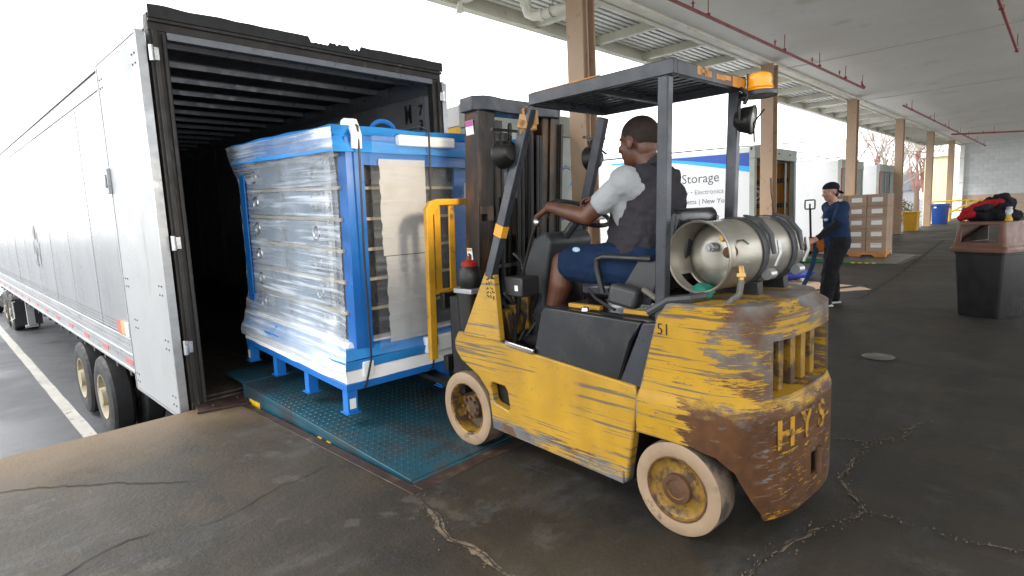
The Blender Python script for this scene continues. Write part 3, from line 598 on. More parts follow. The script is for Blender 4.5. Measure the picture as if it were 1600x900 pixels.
mb = MB(); mb.b2((PX0, PY0+.0, -.2), (PX0+.06, E_Y-.03, .003)); mb.build('pit_frame', MT['brownsteel'], lv, bevel=.002)
mb = MB(); mb.b2((PX0+.0605, PY0, -.2), (PX1, PY0+.09, .003)); mb.build('pit_frame', MT['brownsteel'], lv, bevel=.002)
mb = MB(); mb.b2((PX1-.06, PY0+.0905, -.2), (PX1, E_Y-.03, .003)); mb.build('pit_frame', MT['brownsteel'], lv, bevel=.002)
mb = MB(); mb.b2((DX0, PY0+.095, -.02), (DX1, DY0-.004, .001)); mb.build('rear_hinge', MT['teal'], lv); 
mb = MB(); mb.box((1.50, 4.83, .016), (.36, .50, .018), (0.02, 0, R_(-14))); bp_ = mb.build('bridge_plate', MT['brownsteel'], bevel=.003); tag(bp_, 'small brown steel plate bridging the dock edge and trailer beside the teal leveler', 'steel plate')
mb = MB(); [mb.ell((1.50+a, 4.83+b, .026), (.012, .012, .008), n=8) for a, b in ((-.1, -.15), (.1, -.1), (-.05, .12), (.12, .1))]; mb.build('bolt', MT['brownsteel'], bp_)
# ================================================================== WRAPPED CABINET ON THE FORKS
MT['blue'] = pm('blue powder coated steel', (.010, .14, .47), .38, var=.15, scale=3); MT['bluefoam'] = pm('blue foam sheet', (.03, .26, .66), .5, var=.25, scale=3, stretch=(1, .4, 4), bump=.2, bscale=20)
MT['foam'] = pm('white foam sheet', (.86, .85, .83), .75, var=.06, bump=.25, bscale=90); MT['drawer'] = pm('glossy slate blue drawer', (.28, .36, .45), .16, .1, var=.2, scale=1.5); MT['drawerd'] = pm('dark drawer side', (.05, .048, .046), .3, var=.3, scale=2)
MT['wood'] = pm('pale wood strip', (.46, .39, .27), .6, var=.2, scale=9)
g = NG('stretch wrap'); X, Y, Z = g.sep()
s1 = g.noise(1.0, 5, .6, g.map((1.2, .9, 34), (2, 1, 0), (R_(7), 0, 0))); s2 = g.noise(1.0, 3, .5, g.map((1.5, 1.3, 9), (6, 2, 3), (R_(-14), 0, 0))); s3 = g.noise(2.2, 3)
k = g.math('MULTIPLY', g.ramp(s1, .47, .64), g.ramp(s2, .36, .58)); k = g.math('ADD', g.math('MULTIPLY', k, .55), g.ramp(s3, .35, .7, .15, .34))
k = g.math('ADD', k, g.math('MULTIPLY', g.ramp(g.math('ADD', Z, g.math('MULTIPLY', s3, .25)), .62, .34), .14), clamp=True)
tp = g.n('ShaderNodeBsdfTransparent'); mx = g.n('ShaderNodeMixShader'); g.set(Base_Color=(.74, .82, .92), Roughness=.3); g.b.inputs['Specular IOR Level'].default_value = .7
gl = g.n('ShaderNodeBsdfGlossy'); gl.inputs['Roughness'].default_value = .12; fr = g.n('ShaderNodeFresnel'); fr.inputs[0].default_value = 1.35; m0 = g.n('ShaderNodeMixShader'); g.l(g.math('MULTIPLY', fr.outputs[0], .35), m0.inputs[0]); g.l(tp.outputs[0], m0.inputs[1]); g.l(gl.outputs[0], m0.inputs[2])
g.l(k, mx.inputs[0]); g.l(m0.outputs[0], mx.inputs[1]); g.l(g.b.outputs[0], mx.inputs[2]); g.l(mx.outputs[0], g.t.nodes['Material Output'].inputs[0])
bb = g.n('ShaderNodeBump'); bb.inputs['Strength'].default_value = .6; bb.inputs['Distance'].default_value = .012; g.l(g.math('ADD', s1, s2), bb.inputs['Height']); g.l(bb.outputs[0], g.b.inputs['Normal']); g.l(bb.outputs[0], gl.inputs['Normal'])
MT['wrap'] = g.m
CU, CV, CW = 2.03, 1.84, 1.66
cs = thing('drawer_cabinet', 'blue framed drawer cabinet in clear stretch wrap riding on the forks', 'cabinet', (1.785, 3.30, .285)); cs.rotation_euler = (R_(2.6), 0, R_(-2.3))
mb = MB()
for a, b in (((0, 0, 0), (CU, .05, .05)), ((0, CV-.05, 0), (CU, CV, .05)), ((0, .0505, .001), (.05, CV-.0505, .049)), ((CU-.05, .0505, .001), (CU, CV-.0505, .049)), ((.6, .0505, .002), (.68, CV-.0505, .046)), ((1.25, .0505, .002), (1.33, CV-.0505, .046))): mb.b2(a, b)
mb.build('base_frame', MT['blue'], cs, bevel=.003)
lb = MB(); lb.b2((-.035, -.035, -.15), (.035, .035, -.001)); lb.b2((-.05, -.05, -.152), (.05, .05, -.146)); lbm = lb.mesh('foot')
for u in (.04, CU-.04):
    for v in (.04, .63, 1.22, CV-.04): link('foot', lbm, MT['blue'], cs, loc=(u, v, 0))
link('foot', lbm, MT['blue'], cs, loc=(.80, .04, 0))
mb = MB(); mb.b2((-.0, -.0865+.045, -.115), (.06, -.0355+.003, -.05)); mb.bm.free()
for u, v in ((.04, .003), (.002, CV-.04)): 
    mb = MB(); (mb.b2((u-.022, v, -.12), (u+.022, v+.0015, -.05)) if v < 1 else mb.b2((u, v-.022, -.12), (u+.0015, v+.022, -.05))); mb.build('sticker', MT['white'], cs)
def sheet(w0, w1, fl, mt, name, seed, up=1):
    def ring(w, o, j):
        P = []; n = 44
        path = [(-o, -o), (CU+o, -o), (CU+o, CV+o), (-o, CV+o)]
        for q in range(4):
            a, b = path[q], path[(q+1) % 4]
            for i in range(n): 
                t = i/n; x = a[0]+(b[0]-a[0])*t; y = a[1]+(b[1]-a[1])*t; e = noise.noise((x*3+seed, y*3, w*9))*.018+noise.noise((x*9+seed, y*9, w*4))*.007
                cx, cy = x-CU/2, y-CV/2; L = math.hypot(cx, cy); P.append(V((x+cx/L*e, y+cy/L*e, w+noise.noise((x*2.3, y*2.3, seed))*.012)))
        return P
    mb = MB(); mb.loft([ring(w0+(w1-w0)*i/5, fl[0]+(fl[1]-fl[0])*i/5+.0*math.sin(i), i) for i in range(6)]); return mb.build(name, mt, cs, smooth=50)
sheet(.052, .135, (.0, -.005), MT['foam'], 'foam_base', 1)
sheet(.138, .20, (-.005, .01), MT['bluefoam'], 'blue_sheet', 2); sheet(.203, .27, (.0, -.03), MT['bluefoam'], 'blue_sheet', 3); sheet(.272, .30, (-.05, -.07), MT['foam'], 'foam_base', 4)
sheet(CW-.125, CW-.02, (.0, -.05), MT['bluefoam'], 'blue_sheet', 5); sheet(CW-.018, CW+.035, (-.04, .0), MT['bluefoam'], 'blue_sheet', 6)
mb = MB(); mb.b2((.12, .16, .3), (CU-.10, CV-.1, CW-.13)); mb.build('cabinet_body', MT['drawerd'], cs)
for k in range(6):                                      # drawer fronts on the left face, with ring handles
    z0 = .31+k*.205; mb = MB(); mb.b2((.095, .36, z0), (.119, CV-.19, z0+.172)); df = mb.build('drawer_front', MT['drawer'], cs, bevel=.004)
    for v in (.43, CV-.33):
        mb = MB(); mb.b2((.080, v-.035, z0+.11), (.0945, v+.035, z0+.16)); mb.tube([(.068, v+.045*math.cos(t), z0+.092+.045*math.sin(t)) for t in [q*.393 for q in range(16)]], .010, 6, True); [mb.ell((.079, v+d, z0+.135), .010, n=8) for d in (-.022, .022)]; mb.build('ring_handle', MT['steel'], df)
    mb = MB(); mb.b2((.085, .10, z0+.178), (.119, CV-.12, z0+.198)); mb.build('wood_strip', MT['wood'], cs)
    mb = MB(); mb.b2((.26, .135, z0+.176), (CU-.1, .159, z0+.196)); mb.build('wood_strip', MT['wood'], cs)
mb = MB(); mb.b2((.102, .25, .31), (.125, .35, CW-.13)); mb.build('trim_strip', MT['steel'], cs, bevel=.004)
mb = MB(); mb.b2((.098, 1.0, .31), (.0945, 1.08, CW-.14)); mb.build('trim_strip', MT['alu'], cs)
for (u, v) in ((.10, .02), (CU-.10, .02), (.04, CV-.06), (CU-.1, CV-.06)):   # corner posts, angle section
    su = 1 if u < 1 else -1; sv = 1 if v < 1 else -1
    mb = MB(); mb.b2((u, v, .05), (u+su*.125, v+sv*.010, CW-.03)); mb.b2((u, v+sv*.0105, .05), (u+su*.010, v+sv*.11, CW-.03)); mb.build('corner_post', MT['blue'], cs, bevel=.002)
mb = MB(); mb.b2((1.02, .11, .2), (1.14, .134, CW-.1)); mb.build('upright', MT['blue'], cs)
for q in (((.20, .035, .14), (CU-.2, .05, .29)), ((.20, .03, CW-.20), (CU-.2, .05, CW-.02))): mb = MB(); mb.b2(*q); mb.build('cross_rail', MT['blue'], cs)
for z0, z1, du in ((.27, .86, 0), (.865, CW-.16, -.02)):
    mb = MB(); mb.grid(12, 22, lambda a, b: V((.35+du+a*.36+.012*noise.noise((b*14, z0*9, 0))*(1 if a < .1 else .3), .012+.008*noise.noise((a*4, b*6, z0)), z0+(z1-z0)*b)), .02); mb.build('foam_panel', MT['foam'], cs)
mb = MB(); mb.b2((.47, -.03, CW-.07), (.93, .029, CW+.0)); mb.build('edge_pad', MT['foam'], cs, bevel=.01); mb = MB(); mb.b2((.62, -.03, .14), (.95, .034, .255)); mb.build('edge_pad', MT['foam'], cs, bevel=.01)
mb = MB(); mb.b2((.125, -.008, .075), (.205, .019, .18)); mb.build('edge_pad', MT['foam'], cs, bevel=.006); mb = MB(); mb.tube([(.17, .0, CW-.10), (.165, -.012, CW-.02), (.165, .02, CW+.05), (.165, .12, CW+.06)], .035, 8); mb.build('edge_pad', MT['foam'], cs)
for u in (.165, .70):
    mb = MB(); P = [(u, CV*.6, CW+.065), (u, .05, CW+.068), (u, -.036, CW+.03), (u+.002, -.036, CW-.10), (u+.004, -.02, .9), (u+.006, -.036, .2), (u-.03, -.012, .02), (u-.06, .03, -.01)]
    for a, b in zip(P, P[1:]): mb.bar(a, b, .016, .004, (1, 0, 0)) if False else mb.tube([a, b], .007, 6)
    mb.build('strap', MT['blk'], cs)
mb = MB(); mb.tube([(.42+.10*(1-math.cos(t)), .25, CW+.03+.085*math.sin(t)) for t in [q*math.pi/10 for q in range(11)]], .016, 8); mb.build('lifting_loop', MT['blue'], cs)
mb = MB(); mb.b2((1.05, .025, CW-.42), (1.17, .0275, CW-.31)); mb.build('sticker', MT['white'], cs); mb = MB(); mb.b2((1.08, .0235, CW-.35), (1.14, .0245, CW-.34)); mb.build('sticker', MT['black'], cs)
# the wrap: left face drawn in between the flared sheets, and the face towards the forklift
def wl_(v, z):
    t = (z-.15)/(CW-.15); s = min(t, 1-t); o = .012-.072*min(1, max(0, s-.02)/.16)
    if t < .5: o = .03-.09*min(1, max(0, t)/.22)**.7
    fd = min(1, max(0, v/.16)); return -o*(.25+.75*fd) + fd*.010*noise.noise((v*1.5, z*14, 1))+.006*noise.noise((v*3, z*40, 4))
mb = MB(); mb.grid(34, 110, lambda a, b: V((wl_(a*CV, .10+b*(CW-.08)), -.015+a*(CV+.03), .10+b*(CW-.08)))); mb.build('plastic_wrap', MT['wrap'], cs, smooth=180, fix=False)
g2 = MT['wrap'].copy(); g2.name = 'thin stretch wrap'; MT['wrap2'] = g2
mb = MB(); mb.grid(30, 60, lambda a, b: V((.26+a*(CU-.3), -.002+.006*noise.noise((a*3, b*30, 4))-.03*(1 if b > .93 else 0), .2+b*(CW-.22)))); mb.build('plastic_wrap', MT['wrap2'], cs, smooth=180, fix=False)
for n_ in g2.node_tree.nodes:
    if n_.type == 'MIX_SHADER' and n_.inputs[0].is_linked and n_.inputs[0].links[0].from_node.type == 'MATH' and n_.inputs[0].links[0].from_node.operation == 'ADD':
        src = n_.inputs[0].links[0].from_socket; q = g2.node_tree.nodes.new('ShaderNodeMath'); q.operation = 'MULTIPLY'; q.inputs[1].default_value = .22; g2.node_tree.links.new(src, q.inputs[0]); g2.node_tree.links.new(q.outputs[0], n_.inputs[0])
# ================================================================== FORKLIFT (local: x across from the near side, y forward from the rear axle)
FK = (2.067, 1.10, 0); FRZ = R_(-3.38); FW = .96; FC = FW/2
fk = thing('forklift', 'battered yellow forklift with scraped paint carrying the wrapped cabinet', 'forklift', FK, FRZ)
MT['paint'] = chipped('chipped yellow paint', lo=.12, hi=.36)
MT['paintc'] = chipped('counterweight paint', lo=.0, hi=.1, amount=.0, rustz=.575)
MT['paint2'] = chipped('yellow paint', lo=-1, hi=-.5, amount=-.03, st=(9, 9, 9)); MT['paintm'] = pm('worn mast yellow', (.46, .235, .012), .45, var=.3, scale=6, c2=(.14, .08, .03), thr=.60, c2s=9)
MT['gblk'] = pm('scuffed charcoal paint', (.034, .038, .047), .36, .15, var=.3, scale=6, c2=(.30, .15, .02), thr=.715, c2s=7, bump=.05)
MT['vinyl'] = pm('black vinyl cover', (.009, .010, .013), .22, var=.3, scale=3, bump=.2, bscale=9)
MT['mast'] = pm('greasy dark mast steel', (.028, .022, .018), .42, .4, var=.4, scale=4, c2=(.075, .038, .018), thr=.55, c2s=5, stretch=(1, 1, .25))
MT['greasy'] = pm('greasy black metal', (.016, .015, .014), .4, .3, var=.5, scale=10)
MT['whitetyre'] = pm('dirty cream solid tyre', (.28, .195, .122), .75, var=.22, scale=5, c2=(.12, .085, .06), thr=.63, c2s=8, bump=.3)
MT['tread'] = pm('grimy tread rubber', (.15, .105, .072), .8, var=.4, scale=7, c2=(.05, .038, .03), thr=.52, c2s=9, bump=.4, bscale=30)
MT['hub'] = pm('dirty yellow hub', (.26, .14, .014), .5, .1, var=.5, scale=7, c2=(.06, .035, .018), thr=.48, c2s=9)
MT['rusty'] = pm('rusty iron', (.10, .045, .02), .7, .2, var=.5, scale=10, bump=.3)
MT['amber'] = pm('amber beacon lens', (.85, .32, .008), .15, var=.05, emit=.06)
MT['orange'] = pm('scraped orange paint', (.50, .20, .02), .5, var=.4, scale=9)
MT['dash'] = pm('dark grey cowl', (.035, .037, .040), .5, var=.25, scale=4)
MT['glass'] = pm('lamp glass', (.14, .14, .13), .08); MT['chrome'] = pm('chrome', (.6, .6, .6), .12, 1)
def S(poly, a0, a1): return lambda mb: mb.prism(poly, lambda b, z: V((a0, b, z)), lambda b, z: V((a1, b, z)))
# body side frames
side = [(1.515, .70), (1.555, .64), (1.555, .585), (1.50, .525), (1.34, .45), (1.255, .37), (1.235, .19), (1.20, .16), (.31, .125), (.285, .14), (.22, .55), (.235, .605), (1.08, .672), (1.14, .69)]
for a0, a1, cut in ((.02, .075, True), (FW-.075, FW-.02, False)):
    mb = MB(); mb.prism(side, lambda b, z: V((a0, b, z)), lambda b, z: V((a1, b, z))); me = mb.mesh('side_frame', 0)
    c = MB(); ho = [(1.235, .42), (1.215, .437), (1.11, .432), (1.09, .41), (1.075, .31), (1.09, .295), (1.20, .315), (1.22, .335)]; c.prism(ho, lambda b, z: V((a0-.1, b, z)), lambda b, z: V((a1+.1, b, z)))
    me = boolean(me, [c], 'side_frame', 30); link('side_frame', me, MT['paint'], fk, bevel=.008)
mb = MB(); mb.prism([(1.22, .165), (.30, .13), (.30, .19), (1.22, .225)], lambda b, z: V((.012, b, z)), lambda b, z: V((.0195, b, z+.0))); mb.build('rub_strip', MT['paint'], fk, bevel=.004)
mb = MB(); mb.b2((.0755, .28, .14), (FW-.0755, 1.24, .56)); mb.b2((.0755, 1.0, .45), (FW-.0755, 1.24, .60)); mb.build('underbody', MT['greasy'], fk)
mb = MB(); mb.b2((.10, .8, .555), (.5*FW, 1.46, .585)); mb.prism([(1.16, .60), (1.46, .585), (1.50, .72), (1.40, .76)], lambda b, z: V((.1, b, z)), lambda b, z: V((FW-.1, b, z))); mb.build('floor_plate', MT['greasy'], fk)
mb = MB(); mb.bar((.018, 1.08, .688), (.018, .86, .668), .022, .03); mb.build('step_edge', MT['chrome'], fk, bevel=.006)
for a0, a1 in ((.0, .065), (FW-.065, FW)):              # cowl uprights that carry the front guard posts
    mb = MB(); mb.prism([(1.46, .685), (1.26, 1.06), (1.245, 1.075), (1.18, 1.055), (1.12, .69)], lambda b, z: V((a0+.012+(.03 if a0 < .1 else -.03)*max(0, (z-.7)/.4), b, z)), lambda b, z: V((a1-.012+(.03 if a0 < .1 else -.03)*max(0, (z-.7)/.4), b, z))); mb.build('cowl_upright', MT['paint2'], fk, bevel=.006)
rn = random.Random(4); mb = MB()                        # hand written marks on the upright
for r in range(5):
    for q in range(3 if r else 4):
        b = 1.235-q*.022-.004*r+rn.uniform(-.004, .004); z = 1.035-r*.026+rn.uniform(-.004, .004); x = .0085+.03*(z-.7)/.4
        for s in range(2): 
            b2, z2 = b+rn.uniform(-.012, .012), z+rn.uniform(-.012, .012); mb.bar((x, b, z), (.0085+.03*(z2-.7)/.4, b2, z2), .003, .003)
mb.build('scrawl', MT['black'], fk, smooth=0)
# engine hood under the seat, and the side cover
mb = MB(); mb.prism([(.86, .62), (.83, .885), (.80, .905), (.13, .905), (.13, .62)], lambda b, z: V((.09, b, z)), lambda b, z: V((FW-.09, b, z))); mb.build('engine_hood', MT['vinyl'], fk, bevel=.02)
mb = MB(); mb.prism([(.885, .645), (.835, .885), (.81, .91), (.21, .892), (.255, .80), (.325, .605), (.60, .625)], lambda b, z: V((.032+(.02 if z > .8 else 0), b, z)), lambda b, z: V((.0895, b, z))); mb.build('hood_cover', MT['vinyl'], fk, bevel=.012)
mb = MB(); mb.prism([(.33, .60), (.20, .89), (.12, .90), (.10, .62), (.23, .59)], lambda b, z: V((.035, b, z)), lambda b, z: V((.09, b, z))); mb.build('rear_cover', MT['gblk'], fk, bevel=.008)
for q in (((.12, .50, .9055), (.15, .70, .925)), ((.12, .22, .9055), (.15, .36, .925))): mb = MB(); mb.b2(*q); mb.build('seat_rail', MT['paintm'], fk, bevel=.002)
mb = MB(); mb.lathe([(0, .02), (.018, .015), (.022, 0)], (.075, .55, .908)); mb.build('latch', MT['chrome'], fk)
# counterweight
def outline(z):
    f = .0
    if z > .94: f = -.02-.8*(z-.94)
    elif z < .56: f = .018
    elif z < .60: f = .018*(.60-z)/.04
    P = []; hw = FW/2-.025+f; n = 22
    P.append((FC-hw, .14)); P.append((FC-hw, .06)); 
    for i in range(n+1):
        t = math.pi*i/n; c, s = math.cos(t), math.sin(t)
        e = 2/3.1
        P.append((FC-hw*math.copysign(abs(c)**e, c), -.06-(.27+f)*abs(s)**(2/2.35)))
    P.append((FC+hw, .06)); P.append((FC+hw, .14)); return P
zs = [.12, .145, .17, .30, .44, .52, .557, .585, .605, .70, .80, .90, .935, .955, .972, .982]
sh = {.12: -.03, .145: -.006}
rings = []
for z in zs:
    k = 1+sh.get(z, 0)*2; fwd = .14+ (.10 if z < .56 else .10-(z-.56)*.28)-.02
    rings.append([V((FC+(a-FC)*k, (b if b < .13 else fwd) if True else b, z)) for a, b in outline(z)])
mb = MB(); mb.loft(rings); me = mb.mesh('counterweight', 0)
c1 = MB(); c1.prism([(.5, -.1), (.5, .36), (.27, .405), (-.05, .405), (-.15, .385), (-.215, .33), (-.285, .16), (-.30, -.1)], lambda b, z: V((-.3, b, z)), lambda b, z: V((FW+.3, b, z)))
c2 = MB(); c2.b2((.19, -.7, .615), (FW-.19, -.20, .845))          # rear grille opening
c3 = MB(); c3.prism([(.24, -.7), (.17, -.37), (FW-.17, -.37), (FW-.24, -.7)], lambda a, b: V((a, b, .60)), lambda a, b: V((a, b, .70)))
c4 = MB(); c4.b2((FC-.02, -.7, .22), (FC+.08, -.31, .32))
me = boolean(me, [c1, c2, c4], 'counterweight', 32); cw = link('counterweight', me, MT['paintc'], fk, bevel=.010)
mb = MB(); mb.b2((.15, -.202, .58), (FW-.15, -.19, .87)); mb.b2((FC-.05, -.32, .2), (FC+.2, -.30, .33)); mb.build('radiator', MT['greasy'], fk)
for a in (.30, .42, .53, .63): mb = MB(); mb.b2((a, -.275, .6155), (a+.045, -.235, .8445)); mb.build('grille_bar', MT['hub'], cw, bevel=.004)
mb = MB(); mb.cyl((FC+.05, -.35, .21), (FC+.05, -.35, .33), .016); mb.build('tow_pin', MT['rusty'], cw)
hose = [(.27, -.19, .80), (.26, -.215, .76), (.26, -.21, .68), (.27, -.19, .64)]; mb = MB(); mb.tube(hose, .045, 10); mb.build('hose', MT['blk'], fk)
def rear_b(a, f=.018):                                   # y of the rounded rear face for a given x
    hw = FW/2-.025+f; c = min(1, abs((a-FC)/hw)); t = c**(3.1/2); return -.06-(.27+f)*max(0, 1-t*t)**(1/2.35)
MT['worny'] = pm('worn letter paint', (.42, .215, .012), .5, var=.3, scale=9, c2=(.10, .045, .018), thr=.525, c2s=20)
def letter(ch, a, z, size, mat):
    b = rear_b(a); d = .03; tx = V((2*d, rear_b(a+d)-rear_b(a-d), 0)).normalized(); nrm = V((tx.y, -tx.x, 0)); nrm = nrm if nrm.y < 0 else -nrm
    text(ch, 'lettering', size, mat, cw, frame(V((a, b, z))+nrm*.002, tx, (0, 0, 1)), .004, extrude=.0018, align='CENTER')
for ch, a in zip('HYS', (.235, .40, .56)): letter(ch, a, .415, .165, MT['worny'])
text('51', 'lettering', .070, MT['greasy'], cw, frame((.0015+.022, .118, .855), (0, -1, 0), (0, 0, 1)), -.001, sx=.9)
# wheels
def fwheel(b, a0, r, wd, kind):
    s = -1 if a0 < .5 else 1; c = (a0-s*wd/2, b, r); h = wd/2; ax = (s, 0, 0); ri = r*.70
    ro = thing('wheel', 'x', 'x') if False else None
    mb = MB(); mb.lathe([(ri, -h), (r*.93, -h), (r*.985, -h*.9), (r, -h*.75), (r, h*.75), (r*.985, h*.92), (r*.94, h), (r*.78, h*1.02), (ri, h*.96), (ri, -h)], c, ax, 48); ty = mb.build('tyre', [MT['whitetyre'], MT['tread']], fk)
    for pl in ty.data.polygons:
        if abs(pl.normal.x) < .6 and math.hypot(pl.center.y-c[1], pl.center.z-c[2]) > r*.9: pl.material_index = 1
    if kind == 'drive':
        mb = MB(); mb.lathe([(ri+.001, h*.97), (ri*.98, h*.99), (ri*.93, h*.9), (ri*.88, -h*.1), (ri*.5, -h*.25), (ri*.46, h*.3), (ri*.44, h*.5), (ri*.25, h*.58), (0, h*.6)], c, ax, 36)
        mb.build('hub', MT['hub'], ty)
        for k in range(8): 
            t = k*math.pi/4; p = V(c)+V((s*h*.47, math.cos(t)*ri*.36, math.sin(t)*ri*.36)); mb = MB(); mb.cyl(p, p+V((s*.022, 0, 0)), .011, n=6); mb.build('wheel_nut', MT['rusty'], ty)
    else:
        mb = MB(); mb.lathe([(ri+.001, h*.98), (ri*.985, h*1.03), (ri*.95, h*1.02), (ri*.91, h*.80), (ri*.78, h*.66), (ri*.55, h*.70), (ri*.44, h*.74), (ri*.42, h*1.0), (ri*.30, h*1.02), (ri*.28, h*.92), (ri*.16, h*.95), (0, h*.96)], c, ax, 36); mb.build('hub', MT['hub'], ty)
        mb = MB(); mb.lathe([(ri*1.0, h*.985), (ri*.985, h*1.04), (ri*.95, h*1.03), (ri*.94, h*1.0)], c, ax, 36); mb.build('rim_ring', MT['rusty'], ty)
        mb = MB(); mb.lathe([(ri*.47, h*.74), (ri*.45, h*1.01), (ri*.31, h*1.05), (ri*.29, h*.95), (ri*.14, h*1.0), (0, h*1.02)], c, ax, 30); mb.build('hub_cap', MT['rusty'], ty)
fwheel(1.46, .005, .227, .17, 'drive'); fwheel(1.46, FW-.005, .227, .17, 'drive'); fwheel(.02, .0, .203, .125, 'steer'); fwheel(.02, FW, .203, .125, 'steer')
mb = MB(); mb.cyl((.15, 1.46, .227), (FW-.15, 1.46, .227), .07); mb.cyl((.15, .02, .203), (FW-.15, .02, .203), .05); mb.b2((.2, -.1, .16), (FW-.2, .14, .28)); mb.build('axles', MT['greasy'], fk)
# overhead guard
GA0, GA1 = .105, .70; GZ = 1.975; GB0, GB1 = .065, .90
def gp(b): return GZ+(b-GB0)*.012
for a in (GA0, GA1): mb = MB(); mb.prism([(GB0, gp(GB0)-.062), (GB1, gp(GB1)-.058), (GB1, gp(GB1)), (GB0, gp(GB0))], lambda b, z: V((a-.014, b, z)), lambda b, z: V((a+.014, b, z))); mb.build('guard_rail', MT['gblk'], fk, bevel=.004)
for b in (GB0, .48, GB1-.03): 
    mb = MB(); mb.b2((GA0+.0145, b, gp(b)-.062), (GA1-.0145, b+.03, gp(b)-.006 if b != .48 else gp(b)-.035)); mb.build('guard_crossbar', MT['gblk'], fk, bevel=.003)
sb = MB(); sb.prism([(GB0+.0305, gp(GB0)-.03), (GB1-.0305, gp(GB1)-.03), (GB1-.0305, gp(GB1)-.004), (GB0+.0305, gp(GB0)-.004)], lambda b, z: V((-.016, b, z)), lambda b, z: V((.016, b, z))); sbm = sb.mesh('guard_slat')
for k in range(9): link('guard_slat', sbm, MT['gblk'], fk, loc=(GA0+.059+k*.0595, 0, 0))
for a in (GA0+.0, GA1-.0):
    mb = MB(); mb.bar((a, .150, .72), (a, .112, gp(.1)-.063), .042, .050, (0, 1, 0)); mb.build('rear_post', MT['gblk'], fk, bevel=.005)
    k = -.055 if a < .5 else .055
    mb = MB(); mb.bar((a+k, 1.22, 1.04), (a, .905, gp(.9)-.07), .04, .06, (0, 1, 0)); fp = mb.build('front_post', MT['gblk'], fk, bevel=.004)
    if a < .5:
        p0, p1 = V((a+k, 1.22, 1.04)), V((a, .905, gp(.9)-.07)); mb = MB(); mb.bar(p0.lerp(p1, .26), p0.lerp(p1, .33), .044, .064, (0, 1, 0)); mb.build('sticker', pm('amber sticker', (.66, .30, .015), .5, var=.1), fp)
        mb = MB(); rn = random.Random(8)
        for q in range(7): mb.box(p0.lerp(p1, .955)+V((rn.uniform(-.03, .03), rn.uniform(-.03, .03), rn.uniform(-.05, .02))), (.05, .012, .07), (rn.uniform(-.6, .6), rn.uniform(-.6, .6), rn.uniform(0, 3)))
        mb.build('masking_tape', pm('peeling brown tape', (.42, .23, .09), .6, var=.3), fp)
mb = MB(); mb.b2((GA0+.25, GB0-.004, gp(0)-.05), (GA0+.62, GB0-.001, gp(0)-.012)); mb.build('scrape', MT['orange'], fk) if False else mb.bm.free()
rn = random.Random(12); mb = MB()
for q in range(9): a = GA0+.16+rn.uniform(0, .5); mb.b2((a, GB0-.0012, gp(0)-.05+rn.uniform(0, .02)), (a+rn.uniform(.01, .09), GB0-.0004, gp(0)-.02+rn.uniform(0, .015)))
mb.b2((GA1-.12, GB0-.0014, gp(0)-.058), (GA1+.01, GB0-.0005, gp(0)-.012)); mb.b2((GA0-.012, .45, gp(.5)+.0002), (GA0+.012, .88, gp(.7)+.0035)); mb.build('paint_scrapes', MT['orange'], fk, smooth=0, kind='stuff')
# beacon, rear lamp
mb = MB(); mb.box((GA1+.022, GB0-.01, GZ-.045), (.05, .006, .11), (0, 0, .1)); mb.cyl((GA1+.055, GB0-.045, GZ-.095), (GA1+.055, GB0-.045, GZ-.072), .08, n=24); bc = mb.build('beacon_base', MT['gblk'], fk, bevel=.003)
mb = MB(); mb.lathe([(.058, 0), (.060, .022), (.056, .036), (.058, .048), (.053, .074), (.038, .083), (0, .085)], (GA1+.055, GB0-.045, GZ-.0715), n=24); mb.lathe([(.061, .010), (.065, .014), (.061, .018)], (GA1+.055, GB0-.045, GZ-.0715), n=24); mb.build('beacon_lens', MT['amber'], fk)
def worklamp(p, d, name, r=.062):
    p = V(p); d = V(d).normalized(); mb = MB(); mb.lathe([(0, -.075), (r*.55, -.068), (r*.9, -.04), (r*1.02, 0), (r*1.08, .004), (r*1.08, .014), (r*.96, .016)], p, d, 24); o = mb.build(name, MT['greasy'], fk)
    mb = MB(); mb.lathe([(r*.95, .012), (r*.6, .018), (0, .02)], p, d, 24); mb.build('lens', MT['glass'], o); return o
worklamp((GA1-.045, GB0-.05, 1.765), (.25, -1, -.15), 'rear_lamp'); mb = MB(); mb.tube([(GA1-.045, GB0-.02, 1.84), (GA1-.045, GB0-.04, 1.88), (GA1-.04, GB0, 1.915)], .01, 8); mb.tube([(GA1-.11, GB0-.03, 1.76), (GA1-.12, GB0-.03, 1.82), (GA1-.08, GB0-.02, 1.86), (GA1-.02, GB0-.02, 1.86)], .008, 8); mb.tube([(GA1-.06, GB0-.12, 1.80), (GA1-.12, GB0-.10, 1.74), (GA1-.07, GB0-.08, 1.66)], .004, 6); mb.build('lamp_bracket', MT['greasy'], fk)
worklamp((.05, 1.06, 1.70), (0, 1, -.05), 'headlight', .07); worklamp((GA1+.07, 1.06, 1.70), (0, 1, -.05), 'headlight', .07)
for a in (.05, GA1+.07): mb = MB(); mb.bar((a-.1, 1.03, 1.82), (a+.1, 1.03, 1.82), .016, .012); mb.tube([(a, 1.05, 1.76), (a, 1.04, 1.81)], .018, 8); mb.tube([(a-.06, 1.03, 1.80), (a-.04, 1.02, 1.74), (a+.03, 1.02, 1.76), (a+.05, .98, 1.72)], .007, 6); mb.build('lamp_bracket', MT['greasy'], fk)
hl = bpy.data.lights.new('headlight_bulb', 'SPOT'); hl.energy = 16; hl.color = (1, .82, .60); hl.spot_size = R_(75); hl.spot_blend = .8; hl.shadow_soft_size = .05
ho_ = bpy.data.objects.new('headlight_bulb', hl); COL.objects.link(ho_); ho_.parent = fk; ho_.location = (.05, 1.10, 1.70); ho_.rotation_euler = (R_(86), 0, R_(2))
